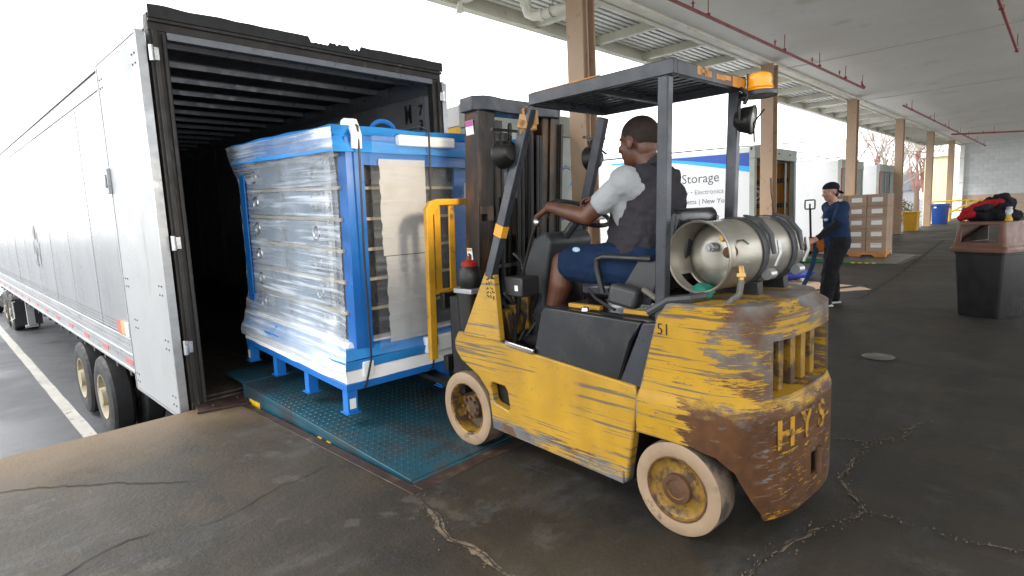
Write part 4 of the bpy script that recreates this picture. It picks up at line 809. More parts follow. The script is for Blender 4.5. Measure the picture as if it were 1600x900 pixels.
# mast, tilted back
MSB = 1.70; TILT = .075
def mp(a, z, d=0): return V((a, MSB-TILT*z+d, z))
def rail(a, w, d0, d1, z0, z1, s, mat='mast', name='mast_rail'):   # C section opening sideways
    mb = MB(); t = .014
    prof = [(a, d0), (a+s*w, d0), (a+s*w, d0+t), (a+s*t, d0+t), (a+s*t, d1-t), (a+s*w, d1-t), (a+s*w, d1), (a, d1)]
    mb.prism(prof, lambda x, d: mp(x, z0, d), lambda x, d: mp(x, z1, d)); return mb.build(name, MT[mat], fk, bevel=.002)
ML, MR = .245, .965
rail(ML, .085, -.06, .07, .12, 2.06, 1); rail(MR, .085, -.06, .07, .12, 2.06, -1)
rail(ML+.088, .06, -.045, .055, .15, 2.02, 1); rail(MR-.088, .06, -.045, .055, .15, 2.02, -1); rail(ML+.20, .05, .0, .07, .3, 1.98, 1); rail(MR-.20, .05, .0, .07, .3, 1.98, -1)
mb = MB(); mb.b2((0, 0, 0), (.12, .012, .75)); q = mb.build('mast_plate', MT['mast'], fk, loc=mp(ML+.34, .75, .06)); q.rotation_euler = (TILT, 0, 0)
for a in (ML-.004, MR+.004): mb = MB(); mb.bar(mp(a, .25, -.075), mp(a, 1.98, -.075), .02, .02); mb.build('rail_rib', MT['mast'], fk) 
mb = MB(); top = [(ML-.03, -.04), (ML+.03, -.085), (ML+.10, -.09), (ML+.20, -.065), (MR-.20, -.065), (MR-.10, -.09), (MR-.03, -.085), (MR+.03, -.04), (MR+.03, .08), (ML-.03, .08)]
mb.prism(top, lambda a, d: mp(a, 2.015, d), lambda a, d: mp(a, 2.10, d)); mb.build('mast_crosshead', MT['gblk'], fk, bevel=.006)
for a, r, zt in ((.335, .035, 1.95), (.745, .035, 1.95), (.49, .028, 1.5), (.66, .03, 1.98)):
    mb = MB(); mb.cyl(mp(a, .3), mp(a, zt*.62), r, n=14); mb.cyl(mp(a, zt*.62), mp(a, zt), r*.62, n=12); mb.cyl(mp(a, zt*.60), mp(a, zt*.62+.02), r*1.15, n=14); mb.build('hydraulic_cylinder', MT['mast'], fk)
for a in (.43, .56):
    mb = MB(); z = .55
    while z < 1.95: mb.box(mp(a, z), (.028, .014, .024)); mb.box(mp(a, z+.0155), (.016, .018, .02)); z += .031
    mb.build('lift_chain', MT['greasy'], fk, kind='stuff')
for a in (.40, .455, .60, .635, .72, .775, .80): mb = MB(); mb.tube([mp(a, .6, -.05), mp(a, 1.2, -.055), mp(a, 1.9, -.04)], .012, 8); mb.build('mast_hose', MT['blk'], fk)
for z in (.25, 1.05): mb = MB(); mb.bar(mp(ML+.02, z, .03), mp(MR-.02, z, .03), .10, .03); mb.build('mast_crossbar', MT['mast'], fk, bevel=.003)
mb = MB(); mb.box(mp(ML+.02, 1.42, -.09), (.06, .03, .05)); mb.box(mp(ML+.06, 1.40, -.09), (.05, .03, .09)); mb.build('bracket', MT['mast'], fk)
nb = MB(); nb.b2((0, 0, 0), (.075, .0012, .085)); q = nb.build('sticker', MT['white'], fk, loc=mp(ML-.0016, 1.88, .05)); q.rotation_euler = (TILT, 0, R_(-90))
nb = MB(); nb.b2((.001, -.001, .05), (.074, .0, .084)); q2 = nb.build('sticker_band', pm('magenta print', (.48, .08, .32), .5), q)
nb = MB(); nb.b2((0, 0, 0), (.052, .0012, .085)); q = nb.build('sticker', MT['white'], fk, loc=mp(ML-.0016, 1.10, .045)); q.rotation_euler = (TILT, 0, R_(-90)); nb = MB(); nb.b2((.003, -.001, .066), (.049, 0, .082)); nb.build('sticker_band', MT['tapo'], q); nb = MB(); nb.b2((.012, -.001, .018), (.040, 0, .034)); nb.box((.024, -.0005, .042), (.03, .001, .016), (0, .5, 0)); nb.build('pictogram', MT['black'], q)
# tilt cylinder cap and control box at the foot of the mast
mb = MB(); mb.lathe([(.0, .0), (.06, 0), (.07, .02), (.07, .10), (.05, .13), (0, .135)], (.10, 1.47, .96)); mb.build('tilt_cap', MT['greasy'], fk); mb = MB(); mb.lathe([(.05, .0), (.052, .02), (.03, .035), (0, .036)], (.10, 1.47, 1.09)); mb.build('red_cap', MT['redl'], fk); mb = MB(); mb.cyl((.10, 1.47, 1.12), (.10, 1.47, 1.15), .016, n=8); mb.build('filler_neck', MT['rusty'], fk)
mb = MB(); mb.b2((.03, 1.38, .93), (.17, 1.55, .96)); mb.build('cap_bracket', MT['alu'], fk, bevel=.004)
mb = MB(); mb.cyl((.12, 1.5, .45), (.12, 1.52, .93), .075); mb.b2((.05, 1.52, .3), (.2, 1.62, .9)); mb.build('tilt_housing', MT['greasy'], fk)
mb = MB(); mb.b2((.10, 1.02, .93), (.24, 1.16, 1.04)); mb.build('control_box', MT['blk'], fk, bevel=.01); mb = MB(); mb.b2((.0985, 1.05, .965), (.0999, 1.075, .995)); mb.build('sticker', MT['white'], fk); mb = MB(); mb.tube([(.22, 1.12, 1.04), (.22, 1.14, 1.12), (.22, 1.20, 1.16)], .010, 8); mb.build('brake_lever', MT['greasy'], fk)
# dash cowl, steering column and wheel, lever
mb = MB(); mb.prism([(1.10, .60), (1.08, 1.0), (1.02, 1.22), (1.06, 1.28), (1.16, 1.24), (1.30, 1.0), (1.36, .75), (1.38, .60)], lambda b, z: V((.34, b, z)), lambda b, z: V((.72, b, z))); mb.build('dash_cowl', MT['dash'], fk, bevel=.02)
SWC = V((.50, .93, 1.375)); SWN = V((0, -.42, .9)).normalized(); sx = V((1, 0, 0)); sy = SWN.cross(sx)
mb = MB(); mb.tube([(.5, 1.13, 1.16), tuple(SWC-SWN*.03)], .028, 10); mb.build('steering_column', MT['dash'], fk)
mb = MB(); mb.tube([SWC+sx*.175*math.cos(t)+sy*.175*math.sin(t) for t in [q*math.pi/18 for q in range(36)]], .013, 8, True)
for q in (0, 2.1, 4.2): mb.tube([SWC-SWN*.01, SWC+sx*.17*math.cos(q)+sy*.17*math.sin(q)], .011, 8)
mb.cyl(SWC-SWN*.03, SWC+SWN*.005, .045, n=16); mb.build('steering_wheel', MT['blk'], fk)
mb = MB(); mb.tube([(.205, 1.17, .80), (.205, 1.13, 1.02), (.21, 1.03, 1.27), (.212, 1.00, 1.32)], .008, 8); lvv = mb.build('shift_lever', MT['greasy'], fk); mb = MB(); mb.ell((.212, .995, 1.335), (.02, .02, .024), n=12); mb.build('knob', MT['chrome'], lvv)
mb = MB(); rn = random.Random(6)                        # tangle of hoses and dirty yellow covers below the dash
for q in range(9): 
    a0 = .14+rn.uniform(0, .3); mb.tube([(a0, 1.2+rn.uniform(-.1, .15), .92), (a0+rn.uniform(-.05, .05), 1.15+rn.uniform(-.05, .15), .78), (a0+rn.uniform(-.1, .1), 1.12+rn.uniform(-.08, .2), .62)], .012, 6)
mb.build('hoses', MT['blk'], fk, kind='stuff')
for q in range(5): mb = MB(); mb.box((.17+q*.07, 1.22+.02*(q % 2), .74+.03*(q % 3)), (.05, .06, .20-.02*(q % 2)), (0, .1*(q-2), .2*q)); mb.build('valve_cover', MT['hub'], fk, bevel=.008)
# carriage, load backrest, forks
CB = 1.80
for z in (.38, .80): mb = MB(); mb.b2((.12, CB-.02, z), (FW-.04, CB+.03, z+.10)); mb.build('carriage_bar', MT['greasy'], fk, bevel=.004)
for a in (.30, .70): mb = MB(); mb.b2((a, CB-.13, .34), (a+.03, CB-.021, .95)); mb.build('carriage_plate', MT['greasy'], fk)
BA0, BA1, BB = .045, .96, 1.875
mb = MB(); P = [(BA0, .46), (BA0, 1.44), (BA0+.03, 1.49), (BA0+.09, 1.505), (BA1-.09, 1.505), (BA1-.03, 1.49), (BA1, 1.44), (BA1, .46)]
mb.prism([(a, z) for a, z in P]+[(BA1-.05, .46), (BA1-.05, 1.40), (BA1-.10, 1.465), (BA0+.10, 1.465), (BA0+.05, 1.40), (BA0+.05, .46)], lambda a, z: V((a, BB-.02-.05*(z-.4), z)), lambda a, z: V((a, BB+.02-.05*(z-.4), z))); lb_ = mb.build('load_backrest', MT['paintm'], fk, bevel=.004)
for a in (.135, .25, .42, .60, .78): mb = MB(); mb.bar((a, BB-.05*.52, .90), (a, BB-.05*1.06, 1.464), .045, .014, (0, 1, 0)); mb.build('backrest_bar', MT['paintm'], fk, bevel=.002)
mb = MB(); mb.bar((BA0+.051, BB-.05*.5, .905), (BA1-.051, BB-.05*.5, .905), .03, .03); mb.build('backrest_crossbar', MT['paintm'], fk, bevel=.002)
for a in (.28, .72): mb = MB(); mb.prism([(CB+.031, .95), (CB+.031, .30), (CB+.06, .265), (CB+1.15, .315), (CB+1.15, .33), (CB+.09, .31), (CB+.075, .95)], lambda b, z: V((a-.05, b, z-.06)), lambda b, z: V((a+.05, b, z-.06))); mb.build('fork', MT['greasy'], fk, bevel=.003)
# seat
mb = MB(); mb.b2((.27, .25, .93), (.70, .76, 1.02)); st = mb.build('seat_cushion', MT['vinyl'], fk, bevel=.03)
mb = MB(); mb.prism([(.30, .98), (.22, .98), (.145, 1.34), (.17, 1.385), (.215, 1.36)], lambda b, z: V((.27, b, z)), lambda b, z: V((.62, b, z))); mb.build('seat_back', MT['vinyl'], fk, bevel=.03)
mb = MB(); mb.prism([(.206, 1.04), (.196, 1.04), (.142, 1.31), (.152, 1.31)], lambda b, z: V((.33, b-.010, z)), lambda b, z: V((.56, b-.010, z))); mb.build('seat_back_panel', MT['dash'], fk, bevel=.006)
mb = MB(); mb.tube([(.235, .28, 1.15), (.235, .56, 1.155), (.235, .60, 1.14), (.235, .605, 1.10), (.235, .57, .97)], .015, 10); mb.build('armrest', MT['blk'], fk)
mb = MB(); mb.prism([(.30, .93), (.23, 1.14), (.36, 1.14), (.46, 1.0), (.46, .93)], lambda b, z: V((.245, b, z)), lambda b, z: V((.262, b, z))); mb.build('seat_side_plate', MT['dash'], fk, bevel=.004)
mb = MB(); mb.box((.195, .40, .975), (.09, .15, .10), (.2, 0, .15)); mb.build('seat_belt_reel', MT['dash'], fk, bevel=.02); mb = MB(); mb.tube([(.16, .60, 1.0), (.14, .54, .96), (.12, .46, .935), (.11, .40, .92)], .008, 6); mb.build('seat_belt_stalk', MT['blk'], fk)
mb = MB(); mb.tube([(.09, .20, .93), (.09, .10, .99), (.12, .02, 1.0), (.2, .0, 1.0)], .02, 8); mb.build('hose', MT['dash'], fk)
# gas cylinder on its cradle
GCY = V((.05, -.10, 1.215)); gr = .165
for a in (.45, .72): mb = MB(); mb.b2((a, -.12, .978), (a+.05, .10, 1.04)); mb.build('tank_cradle', MT['blk'], fk, bevel=.005)
cr = M.Rotation(R_(0), 4, 'Z')
def toW(p): return M.Translation(FK) @ M.Rotation(FRZ, 4, 'Z') @ V(p)
gtk = thing('gas_cylinder', 'dull aluminium gas cylinder strapped lying on the forklift counterweight', 'gas cylinder', toW((.215, .035, 1.165)), FRZ+R_(-6)); gtk.scale = (.93, .93, .93)
g = NG('dull aluminium'); n = g.noise(3, 7, .65, g.map((1, 1, 3))); n2 = g.noise(1.2, 5)
col = g.mix(g.ramp(n, .35, .65), (.46, .435, .385), (.33, .305, .26)); col = g.mix(g.ramp(n2, .58, .70, 0, .6), col, (.27, .215, .14))
g.set(Base_Color=col, Metallic=.75, Roughness=g.ramp(n, .3, .7, .26, .42)); g.bump(g.noise(9, 5), .12, .006); MT['tank'] = g.m
mb = MB(); mb.lathe([(0, .115), (.05, .108), (.11, .118), (.145, .145), (gr-.006, .18), (gr, .21), (gr, .36), (gr+.004, .365), (gr+.004, .385), (gr, .39), (gr, .62), (gr-.012, .66), (.12, .70), (.06, .715), (0, .72)], (0, 0, 0), (1, 0, 0), 48); mb.build('tank', MT['tank'], gtk)
mb = MB(); mb.lathe([(gr-.012, .17), (gr-.008, .01), (gr-.006, .0), (gr+.001, -.005), (gr+.005, .0), (gr+.004, .012), (gr-.002, .02), (gr-.003, .17), (gr-.012, .17)], (0, 0, 0), (1, 0, 0), 56); me = mb.mesh('collar', 0)
c1 = MB(); c1.prism([(.03, -.19), (.03, -.11), (.06, -.085), (.12, -.085), (.15, -.11), (.15, -.19)], lambda x, z: V((x+.01, -.2, z+.14)) if False else V((x+.02, -.25, z+.16)), lambda x, z: V((x+.02, -.02, z+.16)))
c2 = MB(); c2.prism([(.05, -.2), (.05, -.09), (.13, -.09), (.13, -.2)], lambda x, z: V((x, .03, z)), lambda x, z: V((x, .14, z)))
me = boolean(me, [c1, c2], 'collar', 35); link('collar', me, MT['tank'], gtk)
brass = pm('brass fitting', (.42, .26, .09), .35, .9, var=.3)
for p, r, mt in (((.10, -.02, .04), .022, MT['alu']), ((.10, -.09, .085), .02, brass), ((.10, -.115, .02), .026, MT['rusty'])):
    mb = MB(); mb.cyl(p, V(p)+V((-.04, 0, 0)), r, n=14); mb.cyl(V(p)+V((-.04, 0, 0)), V(p)+V((-.055, 0, 0)), r*.7, n=8); mb.build('valve', mt, gtk)
mb = MB(); mb.tube([(.06, -.175, -.04), (.05, -.185, -.075), (.045, -.19, -.10)], [.014, .017, .012], 10); mb.cyl((.047, -.188, -.07), (.044, -.19, -.085), .021, n=6); mb.build('hose_coupling', brass, gtk)
mb = MB(); mb.tube([(.045, -.19, -.10), (.03, -.19, -.16), (-.03, -.16, -.205), (-.10, -.02, -.215), (-.12, .12, -.20), (-.09, .24, -.16), (-.0, .30, -.20)], .015, 10); mb.build('gas_hose', pm('grey braided hose', (.11, .10, .085), .6, var=.3, scale=40, bump=.3, bscale=200), gtk)
for x in (.285, .545):
    mb = MB(); P = [V((x, (gr+.008)*math.cos(t), (gr+.008)*math.sin(t))) for t in [q*math.pi/20 for q in range(40)]]
    for i in range(40): mb.bm.faces.new([mb.bm.verts.new(v) for v in (P[i]+V((-.022, 0, 0)), P[(i+1) % 40]+V((-.022, 0, 0)), P[(i+1) % 40]+V((.022, 0, 0)), P[i]+V((.022, 0, 0)))])
    bmesh.ops.remove_doubles(mb.bm, verts=mb.bm.verts[:], dist=.0001); bmesh.ops.solidify(mb.bm, geom=mb.bm.faces[:], thickness=.004); mb.build('strap_band', MT['dash'], gtk)
    mb = MB(); mb.prism([(-.03, .172), (-.10, .150), (-.155, .085), (-.178, -.005), (-.188, -.005), (-.172, .09), (-.112, .162), (-.03, .182)], lambda y, z: V((x+.03, y, z)), lambda y, z: V((x+.06, y, z))); mb.build('buckle', MT['dash'], gtk, bevel=.003)
    mb = MB(); mb.tube([(x+.048, -.20, .06), (x+.048, -.21, .0), (x+.04, -.19, -.06)], .009, 8); mb.cyl((x+.01, -.165, -.10), (x+.06, -.165, -.10), .026, n=12); mb.build('buckle_rod', MT['alu'], gtk)
tw = thing('cleaning_rag', 'green rag tucked under the open collar of the gas cylinder', 'rag', toW((.275, .05, .99)), FRZ)
mb = MB(); mb.ell((0, 0, .02), (.06, .05, .035)); mb.ell((.05, .02, .02), (.05, .05, .03)); link('cloth', organic(mb, 'cloth', .008, 4, .02, .03), pm('green cloth', (.01, .22, .15), .8), tw)
# ================================================================== PEOPLE
def limb(mb, pts, n=14):
    for (p, r), (q, s) in zip(pts, pts[1:]): mb.cap(p, q, r, s, n)
def hand(mb, wrist, d, up, side, curl=.6, L=.18, splay=1):
    """palm, four unequal fingers bent at the knuckles, and a thumb from the side of the palm; d along the hand, up = back of the hand, side = towards the thumb"""
    w = V(wrist); d = V(d).normalized(); up = (V(up)-d*V(up).dot(d)).normalized(); s = d.cross(up)
    if s.dot(V(side)) < 0: s = -s
    p1 = w+d*L*.50
    for k in (-1.2, -.4, .4, 1.2): mb.cap(w+d*.015+s*k*.012, p1+s*k*.0165, .0155, .0135, 8)
    for k, l in ((1.2, .40), (.4, .46), (-.4, .43), (-1.2, .33)):
        p = p1+s*k*.019; ang = curl*.5; seg = [L*l*.45, L*l*.32, L*l*.26]; r = .0095
        for i, sg in enumerate(seg):
            v = d*math.cos(ang)-up*math.sin(ang); q = p+v*sg; mb.cap(p, q, r, r*.9, 8); p = q; ang += curl; r *= .92
    b = w+d*.035+s*.022; v = (d*.55+s*.75-up*.3).normalized(); k1 = b+v*.042; v2 = (d*.8+s*.15-up*.5).normalized(); mb.cap(b, k1, .014, .011, 8); mb.cap(k1, k1+v2*.035, .011, .0085, 8)
def headmesh(mb, c, f, up, s=1.0, neck=None):
    c = V(c); f = V(f).normalized(); up = V(up); up = (up-f*up.dot(f)).normalized(); r = f.cross(up)
    mt = M.Identity(4)
    for i in range(3): mt[i][0] = r[i]; mt[i][1] = f[i]; mt[i][2] = up[i]
    mt.translation = c
    def P(x, y, z): return mt @ V((x*s, y*s, z*s))
    e = mt.to_euler()
    mb.ell(P(0, -.012, .035), (.076*s, .098*s, .088*s), e, 22); mb.ell(P(0, .022, -.03), (.064*s, .072*s, .085*s), e, 20)
    mb.ell(P(0, .055, -.085), (.036*s, .032*s, .026*s), e, 14); mb.ell(P(0, -.05, -.03), (.058*s, .05*s, .06*s), e, 14)
    mb.cap(P(0, .088, .012), P(0, .112, -.022), .010*s, .0145*s, 10); mb.ell(P(.011, .096, -.028), .010*s, n=8); mb.ell(P(-.011, .096, -.028), .010*s, n=8)
    mb.ell(P(0, .082, .028), (.046*s, .013*s, .012*s), e, 12)
    mb.ell(P(0, .086, -.052), (.024*s, .012*s, .008*s), e, 10); mb.ell(P(0, .083, -.066), (.021*s, .012*s, .008*s), e, 10)
    for k in (-1, 1): mb.ell(P(k*.078, -.012, -.008), (.010*s, .020*s, .033*s), e, 10); mb.ell(P(k*.045, .06, -.02), (.022*s, .022*s, .02*s), e, 10)
    return P
def eyes(parent, P, s=1.0):
    for k in (-1, 1): mb = MB(); mb.ell(P(k*.031, .068, .008), .0125*s, n=10); mb.build('eye', pm('eye', (.25, .22, .2), .2), parent, smooth=180)
def skinmat(name, c, d): 
    g = NG(name); g.set(Base_Color=g.mix(g.ramp(g.noise(14, 5), .35, .7), c, d), Roughness=.45); g.b.inputs['Subsurface Weight'].default_value = .05; g.bump(g.math('ADD', g.noise(130, 3), g.noise(22, 4)), .3, .003); return g.m
def cloth(name, c, var=.2): return pm(name, c, .9, var=var, scale=5, bump=.5, bscale=420, spec=.2)
# -------- the driver (forklift coordinates)
SKD = skinmat('dark brown skin', (.085, .031, .017), (.125, .050, .027))
dr_ = thing('person', 'seated forklift driver in dark vest, white tee and navy shorts', 'person', FK, FRZ)
HIP = V((.49, .50, 1.10)); CHS = V((.49, .465, 1.42)); NK = V((.49, .44, 1.58)); HD = V((.48, .515, 1.715))
SHL = V((.30, .47, 1.515)); SHR = V((.66, .50, 1.515)); ELL = V((.25, .67, 1.355)); WRL = V((.235, .915, 1.415)); ELR = V((.74, .66, 1.36)); WRR = V((.60, .83, 1.44))
KNL = V((.335, .93, 1.105)); KNR = V((.66, .91, 1.10)); ANL = V((.31, 1.03, .70)); ANR = V((.70, 1.10, .68)); HPL = V((.40, .45, 1.09)); HPR = V((.58, .45, 1.09))
mb = MB()
limb(mb, [(HIP, .13), (V((.49, .47, 1.25)), .125), (CHS, .135)]); limb(mb, [(SHL, .07), (CHS, .11), (SHR, .07)]); limb(mb, [(NK-V((0, .02, .05)), .062), (HD-V((0, .03, .05)), .058)])
P = headmesh(mb, HD, (.10, 1, -.06), (-.0, .06, 1), 1.04)
limb(mb, [(SHL, .058), (SHL.lerp(ELL, .5), .052), (ELL, .043), (ELL.lerp(WRL, .35), .043), (WRL, .029)]); limb(mb, [(SHR, .058), (ELR, .043), (ELR.lerp(WRR, .35), .043), (WRR, .029)])
hand(mb, WRL, (-.05, .75, -.42), (-.25, .45, .8), (1, .3, 0), .75, .19); hand(mb, WRR, (-.2, .8, .1), (.3, -.2, .9), (-1, 0, 0), .8, .19)
limb(mb, [(HPL, .105), (HPL.lerp(KNL, .5), .088), (KNL, .060), (KNL.lerp(ANL, .30)+V((0, -.018, 0)), .066), (KNL.lerp(ANL, .7), .046), (ANL, .038)]); limb(mb, [(HPR, .105), (HPR.lerp(KNR, .5), .088), (KNR, .060), (KNR.lerp(ANR, .3)+V((0, -.018, 0)), .066), (ANR, .038)])
link('body', organic(mb, 'body', .0065, 3), SKD, dr_); eyes(dr_, P, 1.04)
mb = MB(); mt = HD+V((.0012, -.014, .037)); mb.ell(mt, (.0830, .1065, .0960), (-.06, 0, -.10), 24); me = organic(mb, 'hair', .006, 1, .002, .01)
hair = link('hair', me, pm('close cropped black hair', (.024, .0125, .0085), .85, var=.3, bump=.5, bscale=350), dr_)
bmh = bmesh.new(); bmh.from_mesh(me); bmesh.ops.bisect_plane(bmh, geom=bmh.verts[:]+bmh.edges[:]+bmh.faces[:], plane_co=HD+V((0, .015, .020)), plane_no=V((-.02, .42, -.90)), clear_outer=True); bmh.to_mesh(me); bmh.free()
mb = MB(); limb(mb, [(SHL+V((.01, 0, .0)), .068), (SHL.lerp(ELL, .35), .064), (SHL.lerp(ELL, .58), .062)]); limb(mb, [(SHR, .072), (SHR.lerp(ELR, .62), .066)]); limb(mb, [(SHL, .08), (CHS, .125), (SHR, .08)]); limb(mb, [(HIP+V((0, 0, .03)), .138), (CHS, .143)])
mb.cap(SHL+V((.03, .05, -.05)), CHS+V((-.06, .05, -.12)), .080, .08)
link('tee_shirt', organic(mb, 'tee_shirt', .008, 3, .010, .04), cloth('white tee', (.36, .37, .385)), dr_)
mb = MB(); limb(mb, [(HIP+V((0, -.015, -.02)), .150), (V((.49, .47, 1.22)), .150), (CHS+V((0, -.025, 0)), .152), (CHS+V((0, -.02, .08)), .125)])
for s in (-1, 1): limb(mb, [(CHS+V((s*.055, -.03, .0)), .135), (HIP+V((s*.06, -.02, .0)), .135)]); limb(mb, [(CHS+V((s*.05, -.02, .09)), .095), (V((.49+s*.125, .43, 1.525)), .068)])
mb.cap(NK-V((0, .035, .055)), NK-V((0, .01, .005)), .078, .068)
mb.cap(CHS+V((0, .09, -.08)), HIP+V((0, .08, .02)), .125, .135)
link('vest', organic(mb, 'vest', .008, 3, .034, .055), cloth('charcoal vest', (.036, .033, .039)), dr_)
mb = MB(); mb.tube([NK+V((.07*math.cos(t), .06*math.sin(t)-.012, -.002-.016*math.sin(t))) for t in [q*math.pi/10 for q in range(20)]], .016, 8, True); mb.build('vest_collar', cloth('black collar', (.012, .012, .014)), dr_)
mb = MB(); limb(mb, [(HPL, .128), (HPL.lerp(KNL, .45), .118), (HPL.lerp(KNL, .83), .099)]); limb(mb, [(HPR, .128), (HPR.lerp(KNR, .45), .118), (HPR.lerp(KNR, .83), .099)]); limb(mb, [(HPL+V((0, -.02, .02)), .125), (HPR+V((0, -.02, .02)), .125)])
link('shorts', organic(mb, 'shorts', .008, 3, .018, .06), cloth('navy shorts', (.008, .022, .060)), dr_)
mb = MB(); mb.ell(HPL.lerp(KNL, .70)+V((-.062, .0, .082)), (.012, .028, .016), (.2, .7, 0), 14); mb.build('leg_badge', pm('pale blue badge', (.35, .50, .65), .6, var=.1), dr_)
MT['shoe'] = pm('dark grey shoe', (.035, .035, .037), .6, var=.3)
for an in (ANL, ANR):
    mb = MB(); limb(mb, [(an+V((0, -.03, -.05)), .046), (an+V((0, .08, -.065)), .044), (an+V((0, .17, -.07)), .036)]); mb.cap(an+V((0, -.01, .0)), an+V((0, -.01, -.05)), .046, .05); link('shoe', organic(mb, 'shoe', .008, 3), MT['shoe'], dr_)
# -------- the worker with the strap; local x = to his left hand side of the picture (his facing direction)
FD = V((-.70, .71, 0)); wz = math.atan2(FD.y, FD.x)
wk = thing('person', 'standing worker in navy tee and backward cap pulling a blue strap', 'person', (8.28, 2.17, 0), wz)
SKW = skinmat('light tan skin', (.36, .18, .12), (.42, .23, .165))
# x forward, y to his left, z up
hipc = V((-.04, 0, .88)); ch = V((.0, 0, 1.18)); nk = V((.02, 0, 1.36)); hd = V((.075, 0, 1.485))
aL = V((.17, .10, .09)); aR = V((-.06, -.12, .09)); kL = V((.11, .10, .47)); kR = V((-.02, -.10, .47)); sL = V((.0, .17, 1.29)); sR = V((.0, -.17, 1.29))
eR = V((-.10, -.235, 1.07)); wR = V((.085, -.19, .90)); eL = V((.12, .26, 1.08)); wL = V((.36, .20, .885))
mb = MB(); limb(mb, [(hipc, .12), (ch, .125)]); limb(mb, [(sL, .058), (ch+V((0, 0, .05)), .09), (sR, .058)]); limb(mb, [(nk-V((.0, 0, .04)), .054), (hd-V((.02, 0, .05)), .052)])
P = headmesh(mb, hd, (.97, .12, -.20), (.2, 0, 1), .98)
for s, e, w in ((sL, eL, wL), (sR, eR, wR)): limb(mb, [(s, .05), (e, .038), (e.lerp(w, .3), .038), (w, .027)])
hand(mb, wR, (.85, .1, -.35), (0, -.9, .3), (.2, .1, 1), 1.0, .175); hand(mb, wL, (.85, -.1, -.3), (0, .9, .3), (.2, -.1, 1), 1.0, .175)
for h, k, a in ((V((-.02, .09, .86)), kL, aL), (V((-.04, -.09, .86)), kR, aR)): limb(mb, [(h, .09), (k, .055), (k.lerp(a, .3)-V((.015, 0, 0)), .058), (a, .036)])
link('body', organic(mb, 'body', .0075, 3), SKW, wk); eyes(wk, P, .98)
mb = MB(); limb(mb, [(hipc+V((.01, 0, -.05)), .150), (hipc+V((.02, 0, .1)), .150), (ch, .150)]); limb(mb, [(hipc+V((.0, -.06, -.06)), .125), (ch+V((0, -.06, 0)), .12)]); limb(mb, [(hipc+V((.0, .06, -.06)), .125), (ch+V((0, .06, 0)), .12)]); limb(mb, [(sL, .075), (ch+V((0, 0, .06)), .11), (sR, .075)]); mb.cap(nk-V((.02, 0, .1)), nk-V((.01, 0, .045)), .08, .068)
for s, e in ((sL, eL), (sR, eR)): limb(mb, [(s, .078), (s.lerp(e, .75), .078)])
link('tee_shirt', organic(mb, 'tee_shirt', .010, 3, .022, .07), cloth('navy tee', (.014, .032, .082)), wk)
for s, e, w in ((sL, eL, wL), (sR, eR, wR)): mb = MB(); limb(mb, [(s.lerp(e, .6), .056), (e, .052), (e.lerp(w, .82), .040)]); link('under_sleeve', organic(mb, 'under_sleeve', .009, 3, .012, .05), cloth('black long sleeves', (.012, .013, .018)), wk)
mb = MB()
for h, k, a in ((V((-.02, .085, .84)), kL, aL), (V((-.05, -.085, .84)), kR, aR)): limb(mb, [(h, .122), (h.lerp(k, .5), .112), (k, .095), (k.lerp(a, .6)-V((.01, 0, 0)), .088), (a+V((-.01, 0, .0)), .080)])
link('trousers', organic(mb, 'trousers', .010, 3, .028, .07), cloth('black trousers', (.012, .012, .014)), wk)
mb = MB(); q = V((-.012, 0, .045)); mb.ell(hd+V((-.010, 0, .052)), (.107, .086, .078), (0, .18, 0), 22); mb.ell(hd+V((-.115, 0, .0)), (.068, .070, .012), (0, -.42, 0), 16); me = organic(mb, 'cap', .007, 2)
bmh = bmesh.new(); bmh.from_mesh(me); bmesh.ops.bisect_plane(bmh, geom=bmh.verts[:]+bmh.edges[:]+bmh.faces[:], plane_co=hd+V((.05, 0, .040)), plane_no=V((-.15, 0, -1)), clear_outer=False); bmh.to_mesh(me); bmh.free()
bmh = bmesh.new(); bmh.from_mesh(me); bmesh.ops.delete(bmh, geom=[v for v in bmh.verts if v.co.z < hd.z+.034-(.09 if v.co.x < hd.x-.06 else 0)-.10*max(0, hd.x-v.co.x)], context='VERTS'); bmh.to_mesh(me); bmh.free()
link('cap', me, cloth('black cap', (.010, .012, .02)), wk)
mb = MB(); mb.ell(hd+V((-.062, 0, -.025)), (.04, .074, .048), None, 14); link('hair', organic(mb, 'hair', .008, 2, .01, .02), pm('dark brown hair', (.045, .018, .012), .7), wk)
mb = MB(); mb.ell((.148, .05, 1.13), (.01, .035, .02), (0, 0, .3), 12); mb.ell((.10, -.115, 1.16), (.02, .03, .02), (0, 0, -.9), 12); mb.build('chest_badge', pm('pale badge print', (.42, .5, .55), .6), wk)
for a in (aL, aR):
    mb = MB(); limb(mb, [(a+V((-.05, 0, -.035)), .045), (a+V((.05, 0, -.04)), .043), (a+V((.15, 0, -.048)), .036)]); sh = link('shoe', organic(mb, 'shoe', .009, 2), pm('black running shoe', (.02, .02, .022), .6), wk)
    mb = MB(); mb.prism([(-.10, -.035), (-.03, -.045), (.10, -.045), (.18, -.03), (.195, 0), (.18, .03), (.10, .045), (-.03, .045), (-.10, .035)], lambda x, y: a+V((x, y, -.088)), lambda x, y: a+V((x, y, -.064))); mb.build('sole', pm('pale grey sole', (.5, .5, .48), .6), sh, bevel=.006)
    mb = MB(); [mb.bar(a+V((.03+q*.03, -.03, .004-q*.006)), a+V((.05+q*.03, .03, .004-q*.006)), .008, .006) for q in range(3)]; mb.bar(a+V((-.04, -.046, -.03)), a+V((.08, -.044, -.015)), .012, .006); mb.build('laces', MT['alu'], sh)
